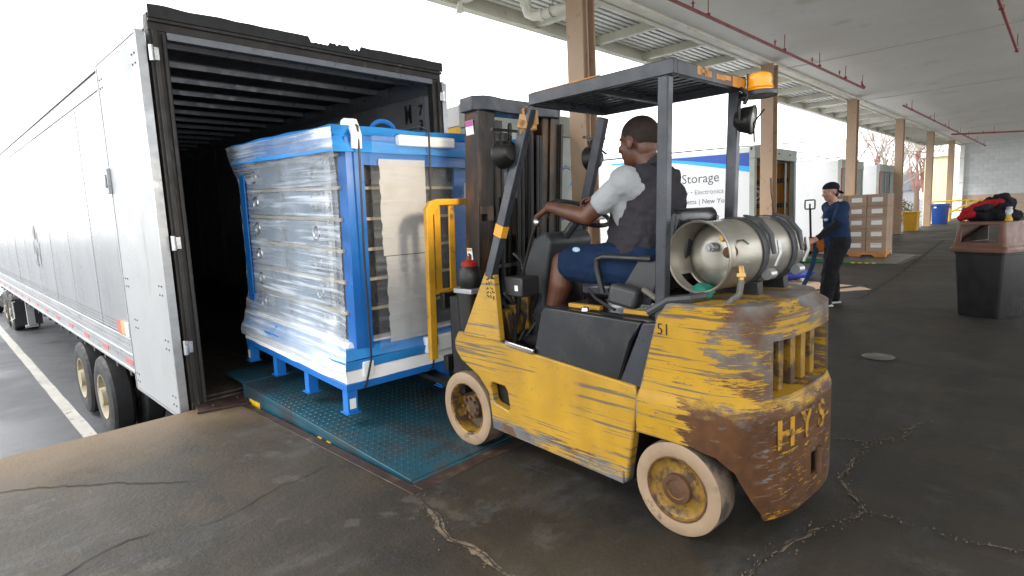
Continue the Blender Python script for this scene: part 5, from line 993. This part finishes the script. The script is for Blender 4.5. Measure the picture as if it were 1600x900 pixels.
# the strap he pulls: from hand to hand, then slack down to the floor
def ribbon(mb, pts, wv, th=.003):
    pts = [V(p) for p in pts]; wv = V(wv)*.5; L = [(mb.bm.verts.new(p-wv), mb.bm.verts.new(p+wv)) for p in pts]
    for a, b in zip(L, L[1:]): mb.bm.faces.new((a[0], b[0], b[1], a[1]))
    bmesh.ops.solidify(mb.bm, geom=mb.bm.faces[:], thickness=th)
MT['strap'] = pm('blue webbing', (.014, .075, .18), .6, var=.2, scale=30)
sp = thing('lashing_strap', 'blue lashing strap held in the worker’s hands and trailing to the floor', 'strap', (8.28, 2.17, 0), wz)
mb = MB(); ribbon(mb, [(.20, -.19, .835), (.34, .0, .85), (.44, .18, .845)], (0, 0, .05)); mb.build('webbing', MT['strap'], sp, smooth=60)
mb = MB(); ribbon(mb, [(.16, -.20, .86), (.14, -.21, .70), (.18, -.20, .50), (.28, -.18, .30), (.40, -.15, .12), (.50, -.12, .008), (.75, -.05, .006)], (.045, -.02, .022)); mb.build('webbing', MT['strap'], sp, smooth=60)
# ================================================================== TRUCKS AT THE DOCK
MT['twhite'] = pm('white truck body', (.62, .63, .64), .35, var=.05, scale=1); MT['tgreen'] = pm('pale grey green door frame', (.30, .33, .29), .5, var=.2, scale=3); MT['ply'] = pm('orange plywood lining', (.42, .19, .035), .5, var=.3, scale=2, stretch=(1, 3, .6))
MT['navyp'] = pm('royal blue print', (.012, .06, .33), .4, var=.05); MT['cyanp'] = pm('cyan print', (.015, .33, .68), .4, var=.05); MT['greyp'] = pm('grey print', (.07, .07, .08), .5); MT['lgrey'] = pm('pale grey print', (.20, .20, .22), .5)
def boxtruck(label, x0, x1, yr, top, L=7, bot=-.25, body='twhite', group=None, opening=True):
    t = thing('box_truck', label, 'truck', (x0, yr, 0), 0, group); Wt = x1-x0
    mb = MB(); mb.b2((0, .12, bot), (.04, L, top)); mb.build('side_wall', MT[body], t, bevel=.004)
    mb = MB(); mb.b2((Wt-.04, .12, bot), (Wt, L, top)); mb.build('side_wall', MT[body], t, bevel=.004)
    mb = MB(); mb.b2((.0405, .12, top-.04), (Wt-.0405, L, top-.002)); mb.build('roof', MT[body], t)
    mb = MB(); mb.b2((.0405, L-.05, bot), (Wt-.0405, L-.002, top-.041)); mb.build('front_wall', MT[body], t)
    mb = MB(); mb.b2((.0405, .12, bot), (Wt-.0405, L-.051, .0)); mb.build('floor', MT['planks'], t)
    for a, b in ((-.02, .10), (Wt-.10, Wt+.02)): mb = MB(); mb.b2((a, 0, bot-.1), (b, .119, top-.25)); mb.build('rear_post', MT['tgreen'], t, bevel=.006)
    mb = MB(); mb.b2((-.03, -.01, top-.249), (Wt+.03, .119, top+.02)); mb.build('rear_header', MT['tgreen'], t, bevel=.006)
    mb = MB(); mb.b2((-.02, -.03, bot-.1), (Wt+.02, -.001, bot+.12)); mb.build('rear_sill', MT['frameb'], t)
    for a in (.25, Wt-.25): 
        ty = MB(); ty.lathe([(.25, -.14), (.45, -.14), (.49, -.1), (.49, .1), (.45, .14), (.25, .14), (.25, -.14)], (a, 1.9, -.71), (1, 0, 0), 28); tt = ty.build('tyre', MT['rubber'], t); ri = MB(); ri.lathe([(.25, -.12), (.2, -.05), (0, -.04)], (a, 1.9, -.71), (1 if a > 1 else 1, 0, 0), 20); ri.build('rim', MT['cream'], tt)
        f2 = MB(); f2.lathe([(.0, -.13), (.25, -.13), (.45, -.14), (.49, -.1), (.49, .1), (.45, .14), (.0, .13)], (a, L+1.0, -.71), (1, 0, 0), 24); f2.build('tyre', MT['rubber'], t)
    mb = MB(); mb.b2((.5, .3, bot-.35), (.6, L+1.5, bot-.05)); mb.b2((Wt-.6, .3, bot-.35), (Wt-.5, L+1.5, bot-.05)); mb.build('chassis', MT['blk'], t)
    mb = MB(); mb.prism([(L+.05, -.85), (L+2.0, -.85), (L+2.05, -.1), (L+1.3, .15), (L+.9, 1.05), (L+.05, 1.2)], lambda b, z: V((.15, b, z)), lambda b, z: V((Wt-.15, b, z))); mb.build('cab', MT[body], t, bevel=.04)
    return t
TR = 'box trucks and trailers backed up to the dock'
t1 = boxtruck('white lettered box truck with blue swoosh, its rear open to plywood lining', 12.79, 15.40, 4.95, 2.62, 7, group=TR)
for a in (.5, 1.0, 1.35, 2.1): mb = MB(); mb.b2((a, -.0125, 2.50), (a+.12, -.0105, 2.53)); mb.build('header_slot', MT['black'], t1)
mb = MB(); mb.b2((2.54, .14, .0), (2.568, 6.9, 2.36)); mb.build('lining', MT['ply'], t1); mb = MB(); mb.b2((.042, .14, .0), (.06, 6.9, 2.36)); mb.build('lining', MT['ply'], t1)
for z in (1.93, 1.31, .88):
    mb = MB(); mb.b2((2.532, .16, z-.055), (2.5395, 6.5, z+.055)); er = mb.build('lashing_rail', MT['gblk'], t1)
    eb_ = MB(); eb_.b2((2.5305, 0, z-.03), (2.5318, .025, z+.03)); em = eb_.mesh('rail_slot', 0)
    for k in range(40): link('rail_slot', em, MT['lgrey'], er, loc=(0, .2+k*.075, 0))
mb = MB(); mb.cyl((2.5395, .95, 1.62), (2.536, .95, 1.62), .20, n=32); dc = mb.build('round_decal', MT['white'], t1)
mb = MB(); mb.lathe([(.185, 0), (.185, .003), (.125, .003), (.125, 0)], (2.5358, .95, 1.62), (-1, 0, 0), 32); mb.build('decal_ring', MT['greyp'], dc)
mb = MB(); mb.ell((2.5355, .95, 1.61), (.002, .085, .06)); mb.box((2.535, .97, 1.66), (.002, .05, .07), (.6, 0, 0)); mb.box((2.535, .92, 1.65), (.002, .03, .08), (-.7, 0, 0)); mb.build('decal_emblem', MT['tapr'], dc)
for y, q in ((.7, .05), (1.2, -.3)): pass
mb = MB(); mb.tube([(2.48, .25, 2.35), (2.49, .30, 2.15), (2.50, .27, 1.95)], .008, 6); mb.build('pull_cord', MT['blk'], t1); mb = MB(); mb.cyl((2.45, .2, .1), (2.45, .2, 2.35), .03, n=8); mb.build('door_track', MT['grey'], t1)
mb = MB(); mb.tube([(2.64, .1, .9), (2.68, .1, .92), (2.68, .1, 1.28), (2.64, .1, 1.3)], .012, 6); mb.build('grab_handle', MT['grey'], t1)
mb = MB(); mb.b2((-.03, .05, 2.55), (-.021, .09, 2.6)); mb.build('marker_lamp', MT['redl'], t1)
# printed side (reads towards the rear): swoosh, then the words
def sw(yc): return max(0, min(1, (2.45-yc)/2.38))
N = 24; topl = [(.1+(2.6)*i/N) for i in range(N+1)]
def curve_top(y): return 2.50+.028*(y-.07)
def curve_mid(y): return curve_top(y)-.30*max(0, (2.35-y)/2.28)**1.25-.012
mb = MB(); ys2 = [.12+2.4*i/N for i in range(N+1)]
mb.prism([(y, curve_top(y)) for y in ys2]+[(y, min(curve_top(y)-.003, curve_mid(y))) for y in ys2[::-1]], lambda y, z: V((-.0012, y, z)), lambda y, z: V((-.0002, y, z))); mb.build('swoosh', MT['navyp'], t1, smooth=0)
mb = MB(); ys2 = [.12+3.6*i/N for i in range(N+1)]; mb.prism([(y, curve_mid(y)) for y in ys2]+[(y, curve_mid(y)-.045-.075*max(0, (2.6-y)/2.5)) for y in ys2[::-1]], lambda y, z: V((-.0018, y, z)), lambda y, z: V((-.0010, y, z))); mb.build('swoosh', MT['cyanp'], t1, smooth=0)
def sidetext(s, yright, z, size, mat, bold=0): text(s, 'lettering', size, MT[mat], t1, frame((-.002, yright, z), (0, -1, 0), (0, 0, 1)), bold, extrude=.0006, align='RIGHT')
sidetext('& Storage', .80, 1.93, .305, 'greyp'); sidetext('Library • Electronics', .70, 1.66, .16, 'lgrey'); sidetext('Massachusetts | New York', .54, 1.44, .16, 'greyp'); sidetext('ER', .79, 1.02, .21, 'greyp', .004)
t0 = boxtruck('pale grey green box truck with blue brush marks, half hidden by the mast', 4.50, 7.0, 5.0, 2.66, 6.5, body='tgreen', group=TR)
MT['ywall'] = pm('yellow truck paint', (.70, .42, .04), .45, var=.06); mb = MB(); mb.b2((-.006, .13, -.2), (-.001, 6.45, 2.44)); mb.build('painted_side', MT['ywall'], t0); mb = MB(); mb.b2((-.012, .13, 2.445), (-.001, 6.45, 2.67)); mb.build('roof_trim', MT['twhite'], t0)
mb = MB(); mb.b2((.101, .03, -.1), (2.40, .06, 2.408)); rd = mb.build('rear_door', pm('pale grey green door', (.42, .46, .43), .5, var=.1), t0)
mb = MB()
for z in (.5, 1.0, 1.5, 2.0): mb.b2((.11, .024, z), (2.39, .0295, z+.015))
mb.build('door_seams', MT['tgreen'], rd); mb = MB(); mb.b2((2.2, -.014, 2.56), (2.32, -.0105, 2.62)); mb.build('marker_lamp', MT['redl'], t0)
rn = random.Random(21)
for q in range(7):
    a, z = 1.45+rn.uniform(0, .8), 1.2+q*.17; mb = MB(); mb.grid(8, 2, lambda u, v: V((a+u*.28, .0278-v*.0, z+.10*math.sin(u*2.2)+v*(.05*math.sin(u*3.0)+.004)))); mb.build('brush_mark', MT['cyanp'] if q % 2 else MT['navyp'], rd, smooth=0)
t2 = boxtruck('plain white trailer with dark rear frame behind the capped worker', 19.5, 21.95, 4.95, 2.57, 9, group=TR); t3 = boxtruck('white trailer with red trimmed rear corner beyond the carton pallet', 24.35, 26.85, 4.95, 2.57, 9, group=TR)
for t in (t2, t3):
    mb = MB(); mb.b2((.101, .02, -.1), (2.34, .06, 2.31)); mb.build('rear_door', pm('grey trailer door', (.20, .22, .20), .5, var=.2), t); mb = MB(); mb.b2((-.0255, -.012, -.3), (-.0, .03, 2.57)); mb.build('corner_trim', MT['red'], t)
    mb = MB(); [mb.cyl((a, .0, .0), (a, .0, 2.3), .018, n=8) for a in (.8, 1.6)]; mb.build('lock_rods', MT['grey'], t)
cv = thing('cargo_trailer', 'low white cargo trailer parked in the yard behind the yellow bin', 'trailer', (31.5, 6.2, -1.2), .1)
mb = MB(); mb.b2((0, 0, .45), (5.6, 2, 2.42)); mb.build('body', MT['twhite'], cv, bevel=.06); mb = MB(); mb.b2((5.601, .05, .5), (5.63, 1.95, 2.35)); mb.build('end_frame', MT['red'], cv)
for a in (2.2, 3.2): mb = MB(); mb.cyl((a, .0, .35), (a, .2, .35), .35, n=24); mb.build('tyre', MT['rubber'], cv)
mb = MB(); mb.bar((0, 1, .5), (-1.3, 1, .45), .1, .1); mb.cyl((-1.1, 1, 0), (-1.1, 1, .5), .04, n=8); mb.build('drawbar', MT['blk'], cv)
# ================================================================== BEYOND THE YARD
ab = thing('annex_building', 'pale yellow annex just outside the far end of the dock', 'building', (45.2, 5.25, -1.2)); mb = MB(); mb.b2((0, 0, 0), (4, 1.5, 5.0)); mb.build('wall', pm('pale yellow wall', (.72, .68, .42), .7, var=.06), ab); mb = MB(); mb.b2((-.15, -.2, 5.0), (4.15, 1.7, 5.25)); mb.build('roof', MT['slat'], ab)
sh_ = thing('shed', 'grey roofed shed far behind the bare trees', 'building', (72, 12.5, -1.2)); mb = MB(); mb.b2((0, 0, 0), (6, 6, 3.2)); mb.build('wall', MT['lgrey'], sh_); mb = MB(); mb.prism([(-.5, 3.2), (6.5, 3.2), (3, 5.2)], lambda x, z: V((x, -.5, z)), lambda x, z: V((x, 6.5, z))); mb.build('roof', pm('slate roof', (.08, .085, .095), .7), sh_)
WL = ['topmost overhead wire crossing the pale sky behind the columns', 'second overhead wire from the top behind the columns', 'third overhead wire from the top behind the columns', 'lowest overhead wire just above the white trailer roofs']
for k, dz in enumerate((.15, -.55, -.98, -1.2)):
    mb = MB(); mb.tube([(x, 14, 1.2+.115*x-.00045*x*x+dz+.004*k*(x-40)/10) for x in range(16, 130, 4)], .04, 5); tag(mb.build('overhead_wire', MT['blk']), WL[k], 'wire', 'overhead wires across the yard')
def branch(mb, p, d, r, L, depth, rn, sp=.5):
    n = 3; pts = [p]; q = p; dd = d.copy()
    for i in range(n):
        dd = (dd+V((rn.uniform(-1, 1), rn.uniform(-1, 1), rn.uniform(-.6, .9)))*.16).normalized(); q = q+dd*L/n; pts.append(q)
    mb.tube(pts, [r*(1-.45*i/n) for i in range(n+1)], 6 if depth > 3 else (4 if depth > 1 else 3))
    if depth <= 0: return
    for k in range(3 if depth > 1 else 4):
        t = rn.uniform(.45, 1); a = pts[min(n, int(t*n+.5))]; v = (dd+V((rn.uniform(-1, 1), rn.uniform(-1, 1), rn.uniform(-.35, .8)))*sp*1.5).normalized()
        branch(mb, a, v, r*.52, L*rn.uniform(.6, .85), depth-1, rn, sp)
def tree(label, x, y, h, seed, bark, twig, sp=.5, lean=(0, 0), group='bare trees beyond the dock'):
    t = thing('bare_tree', label, 'tree', (x, y, -1.2), 0, group); rn = random.Random(seed); d = V((lean[0], lean[1], 1)).normalized()
    mb = MB(); mb.tube([V((0, 0, 0)), d*h*.18, d*h*.34], [h*.026, h*.021, h*.017], 10); mb.build('trunk', bark, t)
    mb = MB()
    for k in range(4): branch(mb, d*h*(.26+.025*k), (d*1.0+V((rn.uniform(-1, 1), rn.uniform(-1, 1), .2))*.55).normalized(), h*.013, h*.27, 4, rn, sp)
    mb.build('crown', twig, t, smooth=0)
bkp = pm('pale bark', (.42, .38, .33), .8, var=.3); bkr = pm('reddish brown twigs', (.22, .11, .085), .8, var=.3); bkd = pm('brown bark', (.14, .09, .06), .8)
tree('pale barked bare tree behind the gap right of the yellow bin', 47.5, 9.2, 9.0, 3, bkp, bkp, .55, (.03, -.08)); tree('reddish bare tree with dense twigs left of the farthest column', 56, 8.8, 10, 5, bkd, bkr, .6)
tree('brown leaning bare tree by the far end of the dock', 52, 7.4, 8.5, 11, bkp, bkr, .6, (-.1, .1)); tree('tall reddish bare tree farthest back behind the columns', 74, 15.5, 13, 8, bkd, bkr, .6)
tree('faint bare tree far off above the long white trailer', -3.5, 92, 27, 14, bkd, bkd, .6)
rn = random.Random(2)
for k, (x, y, s, c, lb) in enumerate(((50, 10.6, 1.7, (.05, .075, .02), 'round green shrub at the foot of the pale bare tree'), (58, 10.4, 1.5, (.10, .075, .03), 'brownish shrub beneath the reddish bare trees'))):
    t = thing('shrub', lb, 'shrub', (x, y, -1.2)); lm_ = pm('shrub leaves', c, .7, var=.5, scale=3); mb = MB()
    for q in range(900):
        v = V((rn.gauss(0, 1), rn.gauss(0, 1), rn.gauss(0, 1))).normalized()*s*rn.uniform(.5, 1)*(.8+.4*noise.noise((q*.1, 0, 0))); c_ = V((v.x, v.y, s*.9+v.z)); a = V((rn.uniform(-1, 1), rn.uniform(-1, 1), rn.uniform(-1, 1)))*.13; b = V((rn.uniform(-1, 1), rn.uniform(-1, 1), rn.uniform(-1, 1)))*.13
        mb.bm.faces.new([mb.bm.verts.new(c_+z) for z in (a, b, -a*.6)])
    mb.build('foliage', lm_, t, smooth=0, fix=False); mb = MB(); [mb.tube([(0, 0, 0), (rn.uniform(-.5, .5), rn.uniform(-.5, .5), s)], .04, 5) for q in range(5)]; mb.build('stems', bkd, t)
# ================================================================== THE SECOND LEVELER, CARTON PALLET, PALLET JACK
MT['lgreen'] = pm('green leveler edge', (.025, .16, .06), .5, var=.3); MT['ltop'] = pm('worn steel leveler deck', (.13, .14, .135), .42, .4, var=.3, scale=3)
l2 = thing('dock_leveler', 'grey steel dock leveler with green edge under the carton pallet', 'dock leveler', (13.9, 2.5, 0))
mb = MB(); mb.prism([(0, .004), (2.25, .11), (2.25, .13), (0, .014)], lambda b, z: V((0, b, z)), lambda b, z: V((2.3, b, z))); mb.build('deck', MT['ltop'], l2, bevel=.003)
for x in (-.012, 2.3): mb = MB(); mb.prism([(.05, .003), (2.25, .003), (2.25, .125), (.05, .010)], lambda b, z: V((x, b, z)), lambda b, z: V((x+.012, b, z))); mb.build('side_skirt', MT['lgreen'], l2)
for k in range(4): mb = MB(); mb.b2((-.0145, .35+k*.13, .004), (-.0125, .42+k*.13, .03)); mb.build('hazard_mark', MT['yel'], l2)
mb = MB(); mb.b2((-.08, -.10, .002), (2.4, -.01, .006)); mb.build('pit_frame', MT['brownsteel'], l2); mb = MB(); mb.b2((2.32, -.01, .002), (2.40, 2.25, .006)); mb.build('pit_frame', MT['grey'], l2)
U = V((-.07, 1, 0)).normalized(); pz = math.atan2(U.y, U.x)        # local x runs along the carton face, local y away from the camera is -y
PO = V((15.0, 2.89, .045))
MT['pine'] = pm('orange pallet wood', (.50, .22, .07), .7, var=.3, scale=4); MT['card'] = pm('brown cardboard', (.36, .24, .16), .8, var=.12, scale=3, bump=.1); vary(MT['card'], .86, 1.1); MT['tapec'] = pm('brown packing tape', (.30, .17, .09), .3)
pt = thing('wooden_pallet', 'orange wooden pallet under the stack of brown cartons', 'pallet', PO, pz)
def prt(c, d, nm): mb = MB(); mb.b2(c, [c[i]+d[i] for i in range(3)]); mb.build(nm, MT['pine'], pt)
for k in range(7): prt((0, -1.0+k*.148, .115), (1.2, .11, .018), 'board')
for x in (0, .55, 1.1): 
    mb = MB(); mb.prism([(0, 0), (-.18, 0), (-.24, .05), (-.38, .05), (-.44, 0), (-.56, 0), (-.62, .05), (-.76, .05), (-.82, 0), (-1.0, 0), (-1.0, .1145), (0, .1145)], lambda y, z: V((x, y, z)), lambda y, z: V((x+.1, y, z))); mb.build('stringer', MT['pine'], pt)
mb = MB(); mb.prism([(0, 0), (.2, 0), (.27, .06), (.45, .06), (.52, 0), (.68, 0), (.75, .06), (.93, .06), (1.0, 0), (1.2, 0), (1.2, .1142), (0, .1142)], lambda x, z: V((x, .002, z)), lambda x, z: V((x, .03, z))); mb.build('front_skirt', MT['pine'], pt)
cbx = MB(); cbx.b2((.004, -.485, .002), (.390, -.004, .255)); cme_ = cbx.mesh('carton_body', 0); lbx = MB(); lbx.b2((.09, -.0038, .085), (.30, -.0022, .185)); lme_ = lbx.mesh('label', 0); tpx = MB(); tpx.b2((.0025, -.27, .16), (.0038, -.22, .2565)); tpx.b2((.0035, -.27, .2552), (.3905, -.22, .2567)); tpm = tpx.mesh('tape', 0)
cols = ['right', 'middle', 'left']; rows = ['bottom', 'second', 'third', 'fourth', 'top']; 
rt = M.Rotation(pz, 4, 'Z')
for d in range(2):
    for r in range(5):
        for c in range(3):
            row = ['bottom row', 'second row from the bottom', 'middle row', 'second row from the top', 'top row'][r]; lab = f'brown carton, {row}, {cols[c]} column, {"front" if d == 0 else "hidden rear"} layer of the wrapped pallet'
            p = PO+rt @ V((c*.398+rnd.uniform(-.002, .002), -.005-d*.492+rnd.uniform(-.003, .003), .134+r*.2585)); t = thing('carton', lab, 'carton', p, pz, 'brown cartons stacked on the pallet')
            link('carton_body', cme_, MT['card'], t); link('label', lme_, MT['white'], t); link('tape', tpm, MT['tapec'], t)
g = NG('clear pallet wrap'); X, Y, Z = g.sep(); k = g.ramp(g.noise(1, 4, .6, g.map((2, 2, 30))), .52, .7, .04, .32); tp = g.n('ShaderNodeBsdfTransparent'); mx = g.n('ShaderNodeMixShader'); g.set(Base_Color=(.75, .72, .70), Roughness=.2); g.l(k, mx.inputs[0]); g.l(tp.outputs[0], mx.inputs[1]); g.l(g.b.outputs[0], mx.inputs[2]); g.l(mx.outputs[0], g.t.nodes['Material Output'].inputs[0])
mb = MB(); P0 = [(-.02, .014), (1.215, .014), (1.215, -1.01), (-.02, -1.01)]; mb.loft([[V((x, y, z)) for x, y in P0] for z in (.06, .5, 1.0, 1.435)], caps=False); o = mb.build('stretch_wrap', g.m, loc=PO, rot=(0, 0, pz), smooth=0); tag(o, 'clear stretch wrap around the stack of brown cartons', 'stretch wrap')
pj = thing('pallet_jack', 'orange pallet jack with tall black loop handle left of the worker', 'pallet jack', (14.95, 4.40, .09), R_(-8)); MT['jack'] = pm('orange jack paint', (.62, .20, .02), .45, var=.2)
mb = MB(); mb.b2((-.12, -.10, .08), (.10, .10, .30)); mb.prism([(.10, .07), (.32, .07), (.25, .42), (.10, .42)], lambda x, z: V((x, -.26, z)), lambda x, z: V((x, .26, z))); mb.build('pump_body', MT['jack'], pj, bevel=.02)
for y in (-.26, .10): mb = MB(); mb.b2((.30, y, .06), (1.45, y+.16, .10)); mb.build('fork', MT['jack'], pj, bevel=.008)
for y in (-.08, .08): mb = MB(); mb.cyl((-.02, y-.03, .09), (-.02, y+.03, .09), .09, n=20); mb.build('wheel', MT['rubber'], pj)
mb = MB(); mb.tube([(-.08, 0, .25), (-.17, -.02, .75), (-.22, -.03, 1.10)], .026, 8); mb.build('handle_shaft', MT['blk'], pj); mb = MB(); c_ = V((-.235, -.03, 1.21)); mb.tube([c_+V((.0, .115*max(-1, min(1, 1.35*math.cos(t))), .105*max(-1, min(1, 1.35*math.sin(t))))) for t in [q*math.pi/12 for q in range(24)]], .017, 8, True); mb.tube([c_+V((0, 0, -.10)), c_+V((0, 0, .02))], .02, 8); mb.build('loop_handle', MT['blk'], pj)
# ================================================================== LOOSE THINGS ON THE FLOOR
def flat(name, label, cat, pts, z0, th, mat): mb = MB(); mb.prism(pts, lambda x, y: V((x, y, z0)), lambda x, y: V((x, y, z0+th))); return tag(mb.build(name, mat), label, cat)
MT['kraft'] = pm('pale kraft cardboard', (.50, .36, .25), .8, var=.15)
flat('cardboard_sheet', 'pale cardboard sheet on the floor behind the worker’s feet', 'cardboard', [(10.9, 3.75), (9.35, 3.25), (9.3, 2.55), (9.9, 2.08), (10.2, 2.3), (10.4, 2.9)], .004, .008, MT['kraft'])
flat('cardboard_sheet', 'flattened cardboard strip lying under the blue strap coil', 'cardboard', [(11.3, 3.95), (10.3, 3.6), (10.2, 3.2), (11.2, 3.5)], .014, .006, MT['kraft'])
flat('flat_bar', 'thin black bar lying across the cardboard sheet behind the worker', 'bar', [(10.2, 2.28), (10.25, 2.22), (9.3, 2.72), (9.3, 2.80)], .014, .02, MT['blk']); flat('flat_bar', 'long black edge bar on the cardboard left of the worker', 'bar', [(10.45, 3.62), (10.45, 3.56), (9.3, 2.98), (9.28, 3.05)], .014, .02, MT['blk'])
cb_ = thing('strap_coil', 'tangled blue and white strap bundle lying on the cardboard', 'strap', (10.6, 3.42, .02)); rn = random.Random(4); mb = MB()
for q in range(7):
    r = .12+.05*q; mb.tube([(r*1.3*math.cos(t+q)+rn.uniform(-.02, .02), r*.7*math.sin(t+q)+rn.uniform(-.02, .02), .015+.012*q+rn.uniform(0, .02)) for t in [k*.45 for k in range(14)]], .022, 6, True)
mb.build('webbing', pm('royal blue webbing', (.01, .03, .28), .6, var=.4), cb_); mb = MB(); mb.tube([(-.25, -.2, .03), (-.1, -.26, .06), (.08, -.2, .05)], .03, 6); mb.build('white_end', MT['white'], cb_)
# ================================================================== LITTER BIN WITH JACKETS
bn = thing('litter_bin', 'black litter bin with brown hooded lid at the right edge', 'litter bin', (8.33, .585, 0), R_(-25)); MT['brown'] = pm('brown plastic lid', (.13, .055, .032), .45, var=.15, bump=.08); MT['dbin'] = pm('black ribbed bin plastic', (.020, .019, .020), .5, var=.3, bump=.25, bscale=160)
def rs(h, c, z, n=5): 
    P = []
    for qx, qy, a0 in ((1, 1, 0), (-1, 1, 90), (-1, -1, 180), (1, -1, 270)):
        for i in range(n): t = R_(a0+90*i/(n-1)); P.append(V((qx*(h-c)+c*math.cos(t), qy*(h-c)+c*math.sin(t), z)))
    return P
mb = MB(); mb.loft([rs(.205, .03, .0), rs(.21, .03, .01), rs(.248, .03, .70), rs(.255, .03, .705), rs(.255, .03, .725)]); mb.build('bin_body', MT['dbin'], bn)
mb = MB(); mb.loft([rs(.285, .03, .728), rs(.285, .03, .77), rs(.262, .03, .80), rs(.235, .03, 1.055), rs(.225, .03, 1.07)]); me = mb.mesh('lid', 0)
cin = MB(); cin.loft([rs(.235, .02, .84), rs(.212, .02, 1.045)]); co1 = MB(); co1.b2((-.5, -.185, .835), (.5, .185, 1.03)); co2 = MB(); co2.b2((-.16, -.5, .9), (.16, .5, 1.0))
me = boolean(me, [cin, co1], 'lid', 30); ld = link('lid', me, MT['brown'], bn, bevel=.005); text('PUSH', 'lettering', .03, MT['lgrey'], ld, frame((-.05, -.2525, .96), (1, 0, 0), (0, .1, 1))) if False else None
jk = thing('jacket', 'crumpled red and black jacket heaped on the brown bin lid', 'jacket', (8.30, .62, 1.07), R_(-10)); rn = random.Random(31)
mb = MB(); mb.ell((0, .02, .07), (.17, .24, .10)); mb.ell((0, -.10, .16), (.12, .12, .11)); mb.ell((0, .12, .09), (.13, .15, .085)); mb.ell((0, -.02, .18), (.09, .11, .075)); mb.ell((-.02, -.16, .06), (.15, .12, .07)); me1 = organic(mb, 'jacket_body', .010, 2, .06, .07)
link('jacket_body', me1, cloth('black jacket', (.012, .012, .016)), jk)
mb = MB(); limb(mb, [(V((-.10, .24, .04)), .035), (V((-.12, .14, .13)), .055), (V((-.10, .0, .19)), .05), (V((-.08, -.10, .205)), .04)]); limb(mb, [(V((-.10, .24, .03)), .03), (V((-.15, .12, .08)), .04)]); link('red_panel', organic(mb, 'red_panel', .008, 2, .04, .06), cloth('red jacket', (.36, .012, .020)), jk)
mb = MB(); limb(mb, [(V((-.14, .10, .13)), .03), (V((-.155, .01, .15)), .042), (V((-.13, -.03, .16)), .035)]); limb(mb, [(V((-.05, -.06, .26)), .03), (V((-.05, -.13, .27)), .035), (V((-.05, -.19, .20)), .02)]); link('black_sleeve', organic(mb, 'black_sleeve', .008, 2, .03, .05), cloth('charcoal sleeve', (.018, .018, .022)), jk)
mb = MB(); mb.ell((-.04, -.17, .05), (.10, .10, .06)); link('navy_lining', organic(mb, 'navy_lining', .009, 2, .03, .05), cloth('navy lining', (.008, .012, .05)), jk)
jr = thing('glass_jar', 'small glass jar with yellow band beside the jacket on the bin', 'jar', (8.15, .455, 1.07)); mb = MB(); mb.lathe([(0, 0), (.034, 0), (.036, .01), (.036, .06), (0, .062)], n=20); mb.build('yellow_band', pm('yellow label', (.60, .36, .02), .4), jr)
mb = MB(); mb.lathe([(.034, .0625), (.034, .11), (.026, .125), (0, .126)], n=20); mb.build('glass', pm('cloudy glass', (.42, .45, .45), .1), jr); mb = MB(); mb.lathe([(.028, .127), (.028, .15), (0, .151)], n=16); mb.build('jar_lid', MT['grey'], jr)
# ================================================================== FAR END OF THE DOCK
b1 = thing('barrel_bin', 'round blue plastic bin by the yellow railing', 'bin', (34.0, 4.40, 0)); MT['bbin'] = pm('blue bin plastic', (.012, .06, .27), .45, var=.1)
mb = MB(); mb.lathe([(0, 0), (.29, 0), (.30, .03), (.35, .86), (.38, .87), (.38, .95), (.36, .96), (.34, .9), (0, .2)], n=32); mb.build('barrel', MT['bbin'], b1); 
for s in (-1, 1): mb = MB(); mb.box((0, s*.385, .80), (.16, .05, .10)); mb.build('handle', MT['bbin'], b1, bevel=.02)
mb = MB(); mb.box((-.352, .15, .80), (.01, .10, .07)); mb.build('sticker', MT['white'], b1)
b2 = thing('tote_bin', 'yellow rectangular tote bin at the foot of a tan column', 'bin', (27.95, 4.55, 0)); mb = MB(); mb.loft([rs(.22, .03, 0), rs(.26, .03, .72), rs(.285, .03, .725), rs(.285, .03, .77)]); mb.build('bin_body', pm('yellow plastic', (.58, .30, .015), .5, var=.15), b2)
rg = thing('yellow_railing', 'yellow pipe railing with posts at the far end of the dock', 'railing', (37.0, 0, 0)); MT['ry'] = pm('yellow railing paint', (.66, .42, .04), .5, var=.1)
for z in (1.05, .55): mb = MB(); mb.tube([(0, 3.0, z), (0, 5.15, z)], .04, 8); mb.build('rail', MT['ry'], rg)
for y in (3.0, 3.7, 4.4, 5.12): mb = MB(); mb.tube([(0, y, 0), (0, y, 1.05)], .04, 8); mb.build('post', MT['ry'], rg)
mb = MB(); mb.tube([(0, 4.9, .1), (0, 3.9, .75), (0, 3.1, 1.05)], .035, 8); mb.build('diagonal_rail', MT['ry'], rg)
